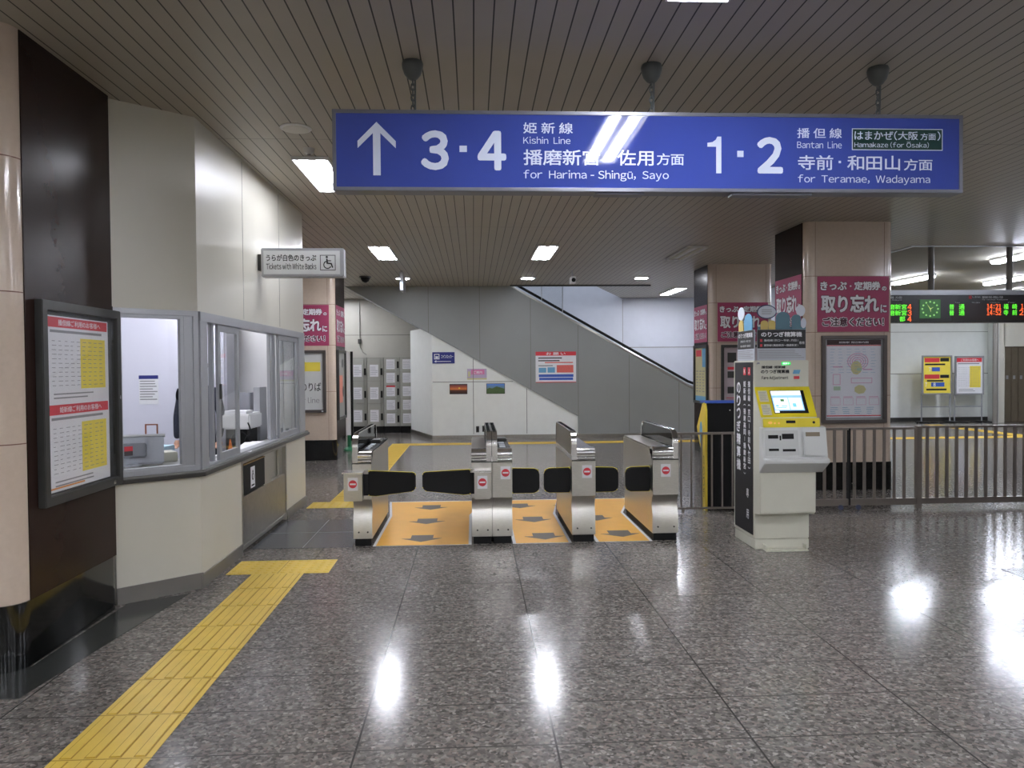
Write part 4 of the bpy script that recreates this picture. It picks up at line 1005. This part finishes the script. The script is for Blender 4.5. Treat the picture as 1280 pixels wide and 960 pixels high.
# route map board on near right pillar
t = thing('map_board', 'framed pink and pale blue route map poster on the pillar behind the fare machine', 'notice board', (4.9, 9.46, .86))
F = front(9.469)
MB(F).frame(4.47, 5.325, .865, 1.995, .045, 0, .045).build('frame', mat('bronze_frame', (104, 98, 96), .35, .6, vary=.04), t, bev=.004)
MB(F).box(4.51, 5.29, .90, 1.96, 0, .012).build('backing', ALU, t)
MB(F).box(4.54, 5.255, .94, 1.94, .012, .014).build('sheet', mat('pale_map_blue', (236, 238, 246), .4, vary=.02), t)
MB(F).box(4.54, 5.255, 1.875, 1.94, .014, .015).build('heading_band', mat('heading_maroon', (62, 40, 44), .5), t)
MB(F).text('姫路駅 周辺案内図', 4.70, 5.09, 1.895, 1.92, .0156, .01).build('heading', WTXT, t)
MB(F).box(4.54, 5.255, 1.862, 1.872, .014, .015).box(4.54, 5.255, .955, .968, .014, .015).build('red_rule', RED, t)
PK = mat('pale_pink_map', (226, 176, 206), .5, vary=.03); MYL = mat('pale_yellow_map', (214, 210, 160), .5, vary=.03); MGN = mat('pale_green_map', (182, 208, 184), .5, vary=.03)
a = MB(F); b = MB(F); c = MB(F)
for r in range(4): a.ring([(4.95+(.14-.03*r)*cos(q*pi/10), 1.66+(.11-.025*r)*sin(q*pi/10)) for q in range(20)], [(4.95+(.128-.03*r)*cos(q*pi/10), 1.66+(.10-.025*r)*sin(q*pi/10)) for q in range(20)], .014, .015)
a.box(4.62, 4.75, 1.585, 1.60, .014, .015).frame(4.62, 4.72, 1.36, 1.50, .008, .014, .0148).box(5.02, 5.14, 1.55, 1.565, .014, .015).frame(4.86, 5.14, 1.38, 1.45, .008, .014, .0148)
for q in range(4): a.box(4.59+q*.17, 4.71+q*.17, 1.20, 1.21, .014, .015).frame(4.59+q*.17, 4.72+q*.17, 1.10, 1.19, .004, .014, .0145)
a.build('map_lines', PK, t)
b.ellipse(4.93, 1.58, .075, .09, .014, .0152, 9).ellipse(4.98, 1.30, .08, .06, .014, .0152, 7).build('map_area', MYL, t)
c.box(4.63, 4.72, 1.29, 1.34, .014, .015).box(4.94, 5.0, 1.54, 1.58, .0152, .016).build('map_park', MGN, t)
MB(F).rows(4.58, 5.22, 1.5, 1.84, 9, .0165, .08, .2, 6, 12).rows(4.58, 5.22, .98, 1.08, 4, .0165, .2, .2, 4, 14).build('print', LBLUE, t)
MB(F).box(4.515, 5.28, .91, 1.95, .03, .032).build('cover', PGLS, t)
# board on front of farther right pillar
t = thing('framed_poster', 'framed photo poster on the front of the farther right pillar', 'notice board', (4.9, 13.41, .93))
F = front(13.419)
MB(F).frame(4.48, 5.30, .92, 2.0, .05, 0, .04).build('frame', DGREY, t, bev=.004)
MB(F).box(4.52, 5.26, .96, 1.96, 0, .008).build('sheet', mat('pinkish_sheet', (188, 174, 178), .5, vary=.03), t)
for za, zb in ((1.68, 1.86), (1.40, 1.52), (1.12, 1.24)): MB(F).box(4.60, 4.76, za, zb, .008, .01).build('photo', DGREY, t)
MB(F).box(4.60, 4.76, 1.55, 1.60, .008, .01).rows(4.58, 4.8, .98, 1.06, 2, .01, .3, .2, 1, 2).build('red_print', RED, t)
# board on the side of farther right pillar
t = thing('framed_poster', 'pale yellow and blue poster on the dark side of the farther right pillar', 'notice board', (4.264, 13.85, .93))
F = leftf(4.264)
MB(F).frame(-14.28, -13.46, .92, 2.01, .05, 0, .04).build('frame', DGREY, t, bev=.004)
MB(F).box(-14.24, -13.50, .96, 1.97, 0, .008).build('sheet', mat('pale_straw_sheet', (204, 196, 150), .5, vary=.04), t)
MB(F).box(-14.18, -13.86, 1.80, 1.92, .008, .01).build('red_patch', RED, t)
MB(F).box(-13.80, -13.56, 1.60, 1.95, .008, .01).box(-14.22, -13.52, .97, 1.06, .008, .01).build('blue_patch', LBLUE, t)
MB(F).rows(-14.18, -13.6, 1.12, 1.55, 8, .01, .3, .3, 3, 5).build('print', LINEINK, t)
# platform board on pillar past the office
t = thing('platform_board', 'framed white platform board with a yellow block on the pillar past the office', 'notice board', (-3.0, 13.44, .84))
F = front(13.449)
MB(F).frame(-3.5, -2.60, .85, 1.95, .05, 0, .04).build('frame', mat('bronze_frame', (104, 98, 96), .35, .6), t, bev=.004)
MB(F).box(-3.46, -2.64, .89, 1.91, 0, .01).build('sheet', SGW, t)
MB(F).box(-3.4, -2.70, 1.58, 1.74, .01, .012).build('yellow_block', YEL, t)
MB(F).text('きのりば', -3.16, -2.69, 1.23, 1.38, .0116, .01).build('lettering', INK, t)
MB(F).text('for line', -3.16, -2.72, 1.02, 1.12, .0116).build('small_lettering', LINEINK, t)
MB(F).box(-2.68, -2.65, .86, .885, .04, .045).build('lock', CHROME, t)
# side board on that pillar
t = thing('framed_poster', 'framed poster with an orange patch on the dark side of the pillar past the office', 'notice board', (-2.434, 13.9, .62))
F = rightf(-2.434)
MB(F).frame(13.56, 14.36, .70, 1.96, .05, 0, .04).build('frame', DGREY, t, bev=.004)
MB(F).box(13.60, 14.32, .74, 1.92, 0, .008).build('sheet', mat('grey_sheet', (150, 150, 146), .5, vary=.03), t)
MB(F).box(13.7, 14.1, 1.0, 1.50, .008, .01).build('orange_patch', mat('orange_pink_print', (214, 132, 112), .5, vary=.05), t)
MB(F).ellipse(14.1, 1.72, .1, .08, .008, .01).build('dark_patch', DGREY, t); MB(F).ellipse(14.15, 1.2, .08, .1, .01, .012).build('dark_patch', DGREY, t)
# dark framed panel edge-on beyond
t = thing('standing_panel', 'narrow white standing panel with dark edge and green foot beside the lockers', 'panel', (-2.48, 15.0, 0))
MB().box(-2.52, -2.42, 14.98, 15.02, .30, 1.95).build('panel', WHITE, t, bev=.004)
MB().box(-2.42, -2.38, 14.97, 15.03, .2, 1.96).build('edge', BLACK, t)
MB().lathe((-2.46, 15.0, 0), [(.12, 0), (.12, .03), (.04, .08), (.04, .31)], 16).build('foot', mat('green_plastic', (30, 110, 70), .5, vary=.03), t)

# ================================================================== COIN LOCKERS
LK = mat('locker_grey', (160, 160, 152), .45, .2, vary=.03); LKD = mat('locker_door_grey', (172, 172, 164), .45, .2, vary=.02)
cols = [(-3.07, 3), (-2.66, 3), (-2.25, 5), (-1.845, 5)]
names = ['leftmost coin locker column with three large doors', 'second coin locker column with three large doors', 'third coin locker column with five small doors, one notice headed red', 'rightmost coin locker column with five small doors beside the white wall']
for (x, nd), lb in zip(cols, names):
    wd = .385
    t = thing('coin_locker', lb, 'locker', (x+wd/2, 19.25, 0), 'coin lockers in the recess')
    MB().box(x, x+wd+.015, 19.02, 19.55, .17, 1.90).build('body', LK, t)
    MB().box(x, x+wd+.015, 19.06, 19.5, 0, .17).build('plinth', BLACK, t)
    dh = 1.70/nd
    F = front(19.02)
    for k in range(nd):
        z = .185+k*dh
        dd = MB(F).box(x+.012, x+wd-.06, z, z+dh-.015, 0, .015).build('door', LKD, t, bev=.003)
        MB(F).box(x+.07, x+.28, z+dh*.18, z+dh*.18+min(.30, dh*.72), .015, .018).build('notice', PAPER, dd)
        MB(F).rows(x+.085, x+.265, z+dh*.25, z+dh*.18+min(.26, dh*.6), 5, .0186, .3, .3, 1, k).build('notice_print', mat('faint_print', (176, 176, 180), .6), dd)
        MB(F).box(x+wd-.05, x+wd-.005, z+dh*.25, z+dh*.25+.17, 0, .02).build('lock', BLACK, dd)
    if nd == 5 and x < -2: MB(F).box(x+.065, x+.285, .185+2.85*dh, .185+2.97*dh, .0186, .0195).build('red_heading', RED, t)
t = thing('wall_conduit', 'thin grey conduit with a switch box on the wall above the lockers', 'conduit', (-2.98, 19.98, 2.1))
MB().tube([(-2.98, 19.975, 3.45), (-2.98, 19.975, 2.36), (-2.97, 19.97, 2.2), (-2.90, 19.96, 2.06), (-2.80, 19.95, 1.99)], .012, 6).build('pipe', LK, t)
MB().box(-3.02, -2.94, 19.94, 19.99, 2.28, 2.40).build('switch_box', DGREY, t, bev=.004)

# ================================================================== SIGNS ON THE BACK WALL
F = front(17.03)
t = thing('locker_sign', 'blue coin locker sign with a white arrow on the white wall', 'sign', (-.67, 17.02, 1.72))
MB(F).box(-.92, -.42, 1.725, 1.98, 0, .02).build('plate', NAVY, t, bev=.003)
MB(F).text('コインロッカー', -.72, -.45, 1.84, 1.92, .0206, .02).box(-.84, -.50, 1.765, 1.778, .02, .0206).prism_l([(-.88, 1.771), (-.83, 1.80), (-.83, 1.745)], .02, .0206).frame(-.88, -.76, 1.82, 1.94, .016, .02, .0206).box(-.85, -.79, 1.84, 1.89, .02, .0206).build('lettering', WTXT, t)
t = thing('small_poster', 'small pink and purple flyer above the two photos', 'poster', (.08, 17.02, 1.35))
MB(F).box(-.14, .30, 1.355, 1.60, 0, .003).build('sheet', mat('flyer_lilac', (196, 180, 206), .5, vary=.03), t)
MB(F).box(-.05, .25, 1.47, 1.58, .003, .004).build('pink_band', mat('flyer_pink', (222, 130, 176), .5, vary=.03), t)
MB(F).box(-.14, .30, 1.355, 1.39, .003, .004).box(-.12, -.07, 1.42, 1.54, .003, .004).build('yellow_band', MYL, t)
MB(F).text('ご案内', 0, .2, 1.49, 1.55, .0046, .02).build('lettering', WTXT, t)
t = thing('photo_print', 'framed sunset photo, orange on dark, left of the landscape one', 'photo', (-.34, 17.02, 1.03), 'photos on the white wall')
MB(F).box(-.54, -.14, 1.03, 1.26, 0, .006).build('print_base', INK, t)
def ramp_mat(name, stops, axis=2, span=.23):
    m = bpy.data.materials.new(name); m.use_nodes = True; nt = m.node_tree; b = nt.nodes['Principled BSDF']
    tc = nt.nodes.new('ShaderNodeTexCoord'); sp = nt.nodes.new('ShaderNodeSeparateXYZ'); nt.links.new(tc.outputs['Object'], sp.inputs[0])
    mm = nt.nodes.new('ShaderNodeMath'); mm.operation = 'DIVIDE'; mm.inputs[1].default_value = span; nt.links.new(sp.outputs[axis], mm.inputs[0])
    r = nt.nodes.new('ShaderNodeValToRGB'); e = r.color_ramp.elements
    while len(e) < len(stops): e.new(.5)
    for k, (p, c) in enumerate(stops): e[k].position = p; e[k].color = (*lin([q/255 for q in c]), 1)
    nt.links.new(mm.outputs[0], r.inputs[0]); nt.links.new(r.outputs[0], b.inputs['Base Color'])
    return m
MB(F).box(-.53, -.15, 1.04, 1.25, .006, .008).build('picture', ramp_mat('sunset_picture', [(0, (40, 22, 20)), (.35, (90, 44, 26)), (.5, (226, 130, 60)), (.75, (170, 84, 60)), (1, (70, 46, 56))], span=.21), t)
MB(F).ellipse(-.32, 1.165, .02, .016, .008, .009).build('sun', YEL, t)
t = thing('photo_print', 'framed landscape photo, green hills under blue sky, right of the sunset one', 'photo', (.5, 17.02, 1.03), 'photos on the white wall')
MB(F).box(.29, .71, 1.03, 1.265, 0, .006).build('print_base', INK, t)
MB(F).box(.30, .70, 1.04, 1.255, .006, .008).build('picture', ramp_mat('landscape_picture', [(0, (80, 110, 70)), (.45, (120, 140, 70)), (.55, (110, 140, 150)), (1, (90, 140, 220))], span=.21), t)
MB(F).prism_l([(.30, 1.04), (.70, 1.04), (.70, 1.14), (.62, 1.17), (.52, 1.20), (.42, 1.15), (.36, 1.17), (.30, 1.13)], .008, .009).build('hills', mat('green_hills', (84, 108, 66), .6, vary=.2, vscale=40), t)
F = front(17.0)
t = thing('request_notice', 'white notice with a red top band on the grey stair panel', 'notice', (1.87, 17.0, 1.27))
MB(F).box(1.41, 2.33, 1.275, 1.975, 0, .008).build('board', PAPER, t)
MB(F).box(1.41, 2.33, 1.885, 1.975, .008, .010).box(1.41, 2.33, 1.275, 1.29, .008, .010).build('red_band', RED, t)
MB(F).text('お 願 い', 1.65, 2.09, 1.90, 1.96, .0106, .02).build('heading', WTXT, t)
MB(F).rows(1.47, 2.05, 1.74, 1.86, 2, .0096, .4, .3, 1, 3).box(1.47, 1.8, 1.65, 1.665, .008, .0096).build('print', INK, t)
MB(F).box(1.62, 2.26, 1.715, 1.74, .008, .0096).box(1.89, 2.27, 1.50, 1.67, .008, .0094).build('red_print', mat('coral_print', (226, 110, 100), .5, vary=.1, vscale=60), t)
MB(F).box(1.48, 1.65, 1.50, 1.61, .008, .0096).box(1.68, 1.85, 1.50, 1.62, .008, .0092).build('picture', LBLUE, t)
MB(F).box(1.48, 2.27, 1.40, 1.46, .008, .0096).box(1.49, 2.26, 1.33, 1.385, .008, .0092).build('blue_band', BLUEP, t)
t = thing('wall_outlet', 'left of the two small grey outlets low on the white wall', 'outlet', (.085, 17.02, .16), 'outlets on the white wall')
F = front(17.03)
MB(F).box(.05, .12, .16, .30, 0, .02).build('plate', DGREY, t, bev=.004); MB(F).box(.07, .10, .19, .27, .02, .024).build('socket', BLACK, t)
c = copy_tree(t, None, t.location+V((.14, 0, .01))); c['label'] = 'right of the two small grey outlets low on the white wall, nearer the double gate'

# ================================================================== RIGHT HALL
t = thing('departure_board', 'black electronic departure board with clock hanging in the right hall', 'departure board', (7.9, 11.35, 2.27))
BD = mat('board_dark', (38, 34, 34), .35, vary=.05)
MB().box(5.6, 10.2, 11.32, 11.55, 2.265, 2.76).build('casing', BD, t, bev=.01)
MB().box(5.6, 10.2, 11.30, 11.56, 2.69, 2.765).build('top_trim', ALU, t, bev=.006)
for x in (7.16, 8.43): MB().cyl((x, 11.44, 2.76), .045, CEIL-2.76, n=16).build('hanger', mat('grey_pipe', (128, 124, 118), .5), t)
F = front(11.32)
MB(F).box(7.42, 10.1, 2.30, 2.56, 0, .004).box(5.7, 6.80, 2.30, 2.56, 0, .004).build('led_panel', mat('led_panel_brown', (48, 26, 22), .4, vary=.04), t)
LO = mat('led_orange', (255, 96, 40), .4, emit=.55); LG = mat('led_green', (90, 225, 50), .4, emit=.5)
BX = lambda px: 6.48+(px-1117)*.01281
BZ = lambda py: 2.69-(py-369)*.01235
o = MB(F); gg = MB(F)
def LT(m_, s, a, b, c, e): m_.text(s, BX(a), BX(b), BZ(e), BZ(c), .0046, .0)
for k, n in enumerate('434'): LT(o, n, 1135, 1140, 380.5+k*7.6, 387+k*7.6)
LT(gg, '播磨新宮', 1104, 1134, 380.5, 387); LT(gg, '播磨新宮', 1104, 1134, 388, 394.5); LT(gg, '都', 1125, 1132, 395.5, 402)
for k in (0, 1):
    LT(gg, '普', 1187, 1193, 380.5+k*7.6, 387+k*7.6); LT(gg, '通', 1199, 1206, 380.5+k*7.6, 387+k*7.6)
for k, mm in enumerate(('21', '52')):
    LT(o, '14', 1234, 1241, 380.5+k*7.5, 387+k*7.5); LT(o, mm, 1245, 1252, 380.5+k*7.5, 387+k*7.5)
    for q in (382, 385): o.box(BX(1242.5), BX(1243.5), BZ(q+k*7.5+.8), BZ(q+k*7.5), .004, .0046)
LT(gg, '福', 1255, 1261, 380.5, 387); LT(gg, '崎', 1266, 1272, 380.5, 387); LT(gg, '寺', 1255, 1261, 388, 394.5); LT(gg, '前', 1266, 1272, 388, 394.5)
LT(o, '1', 1277, 1280, 380.5, 387); LT(o, '2', 1275, 1280, 388, 394.5)
o.build('orange_digits', LO, t); gg.build('green_characters', LG, t)
a = MB(F)
LT(a, '播但線 寺前・和田山 方面', 1228, 1254, 370.5, 373.5); LT(a, 'for Teramae, Wadayama', 1228, 1260, 374.3, 376); LT(a, 'Line', 1216, 1226, 370.5, 372.5); LT(a, 'Type', 1194, 1200, 378, 379.3); LT(a, 'Train', 1215, 1225, 378, 379.3); LT(a, 'Departs', 1238, 1250, 378, 379.3); LT(a, 'for', 1260, 1270, 378, 379.3); LT(a, '姫新線 方面', 1105, 1128, 370.5, 373.5); LT(a, 'for Sayo', 1105, 1128, 374.3, 376)
a.build('white_print', WTXT, t)
MB(F).box(BX(1211.5), BX(1215), BZ(374), BZ(370), 0, .004).build('red_badge', RED, t)
ck = MB(F).box(6.90, 7.235, 2.33, 2.62, 0, .01).build('clock', mat('clock_green', (60, 120, 60), .4, emit=.08), t, bev=.004)
mk = MB(F)
for k in range(12): mk.ellipse(7.067+.125*sin(k*pi/6), 2.475+.11*cos(k*pi/6), .014, .014, .01, .012, 10)
mk.build('hour_marks', mat('clock_mark', (150, 220, 120), .4, emit=.2), ck)
hm = MB(F)
for L_, a_ in ((.09, radians(-35)), (.065, radians(62)), (.05, radians(170))):
    dx, dy = sin(a_), cos(a_); px_, py_ = dy*.006, -dx*.006
    hm.prism_l([(7.067-px_, 2.475-py_), (7.067+px_, 2.475+py_), (7.067+dx*L_, 2.475+dy*L_)], .013, .015)
hm.build('hands', mat('clock_hand', (210, 235, 130), .4, emit=.2), ck)

def stand(x0, x1, y, z0, z1, label):
    t = thing('poster_stand', label, 'poster stand', ((x0+x1)/2, y, 0), 'poster stands in the right hall')
    F = front(y)
    MB(F).frame(x0, x1, z0, z1, .04, 0, .05).build('frame', ALU, t, bev=.005)
    for x in (x0+.02, x1-.02):
        MB().cyl((x, y+.02, .03), .018, z0-.0, n=10).build('leg', ALU, t)
    MB().box(x0, x1, y+.01, y+.03, .42, .45).build('cross_bar', ALU, t)
    for x in (x0+.02, x1-.02): MB().box(x-.03, x+.03, y-.22, y+.25, 0, .035).build('foot', DGREY, t, bev=.006)
    return t, F
t, F = stand(12.47, 13.33, 20.35, .78, 1.87, 'left poster stand with a yellow sheet and red and blue blocks')
MB(F).box(12.51, 13.29, .82, 1.83, 0, .02).build('sheet', YEL, t)
for za in (1.68, 1.22): MB(F).box(12.55, 12.98, za, za+.12, .02, .022).build('red_block', RED, t)
MB(F).box(13.0, 13.25, 1.70, 1.80, .02, .022).box(13.0, 13.25, 1.24, 1.33, .02, .022).rows(12.56, 13.15, 1.58, 1.66, 1, .022, .6, .1, 1, 1).rows(12.62, 13.1, 1.13, 1.20, 1, .022, .6, .1, 1, 1).rows(12.6, 13.2, .88, .96, 1, .022, .6, .2, 1, 1).build('dark_print', INK, t)
MB(F).box(12.76, 12.99, 1.43, 1.54, .02, .0224).build('blue_block', BLUEP, t); MB(F).box(12.74, 13.12, 1.0, 1.12, .02, .0224).build('blue_block', BLUEP, t)
MB(F).text('7', 12.67, 12.74, 1.43, 1.54, .0236, .03).text('7', 12.56, 12.62, 1.0, 1.12, .0236, .03).text('8', 12.80, 12.87, 1.01, 1.11, .0236, .03).build('numerals', WTXT, t)
t, F = stand(13.42, 14.25, 20.35, .77, 1.85, 'right poster stand with a white timetable and a yellow table')
timetable(t, F, 13.46, 14.21, .81, 1.81, .02, ['ご利用のお客様へ'], 21)
tag(MB().tube([(12.2+.1*k, 20.1+.06*sin(k*1.7), .012) for k in range(24)], .02, 6).build('floor_cable', BLACK), 'dark cable and weights lying along the far wall under the poster stands', 'cable')

# ================================================================== WORLD, CAMERA, VIEW
w = bpy.data.worlds.new('World'); S.world = w; w.use_nodes = True
w.node_tree.nodes['Background'].inputs[0].default_value = (.72, .78, .9, 1); w.node_tree.nodes['Background'].inputs[1].default_value = .25
# daylight from the stairwell's upper landing (real opening above the ceiling)
cam = bpy.data.cameras.new('camera'); co = bpy.data.objects.new('camera', cam); COL.objects.link(co)
f = 940.0; yaw, pitch, roll = 0.0512, 0.0212, 0.0077
cam.sensor_width = 36; cam.lens = f/1280*36; cam.clip_start = .05; cam.clip_end = 100
fw = V((sin(yaw)*cos(pitch), cos(yaw)*cos(pitch), -sin(pitch))); rt = V((cos(yaw), -sin(yaw), 0)); dn = fw.cross(rt)
r2 = rt*cos(roll)+dn*sin(roll); d2 = -rt*sin(roll)+dn*cos(roll)
u2 = -d2; bk_ = -fw
co.matrix_world = Matrix(((r2.x, u2.x, bk_.x, 0), (r2.y, u2.y, bk_.y, 0), (r2.z, u2.z, bk_.z, 1.61), (0, 0, 0, 1)))
S.camera = co
S.view_settings.view_transform = 'Standard'; S.view_settings.look = 'None'
S.view_settings.gamma = 1; S.view_settings.use_curve_mapping = False
S.view_settings.exposure = 2.0
S.cycles.use_denoising = True; S.cycles.max_bounces = 8; S.cycles.diffuse_bounces = 5; S.cycles.glossy_bounces = 4; S.cycles.transparent_max_bounces = 10
S.cycles.sample_clamp_indirect = 6
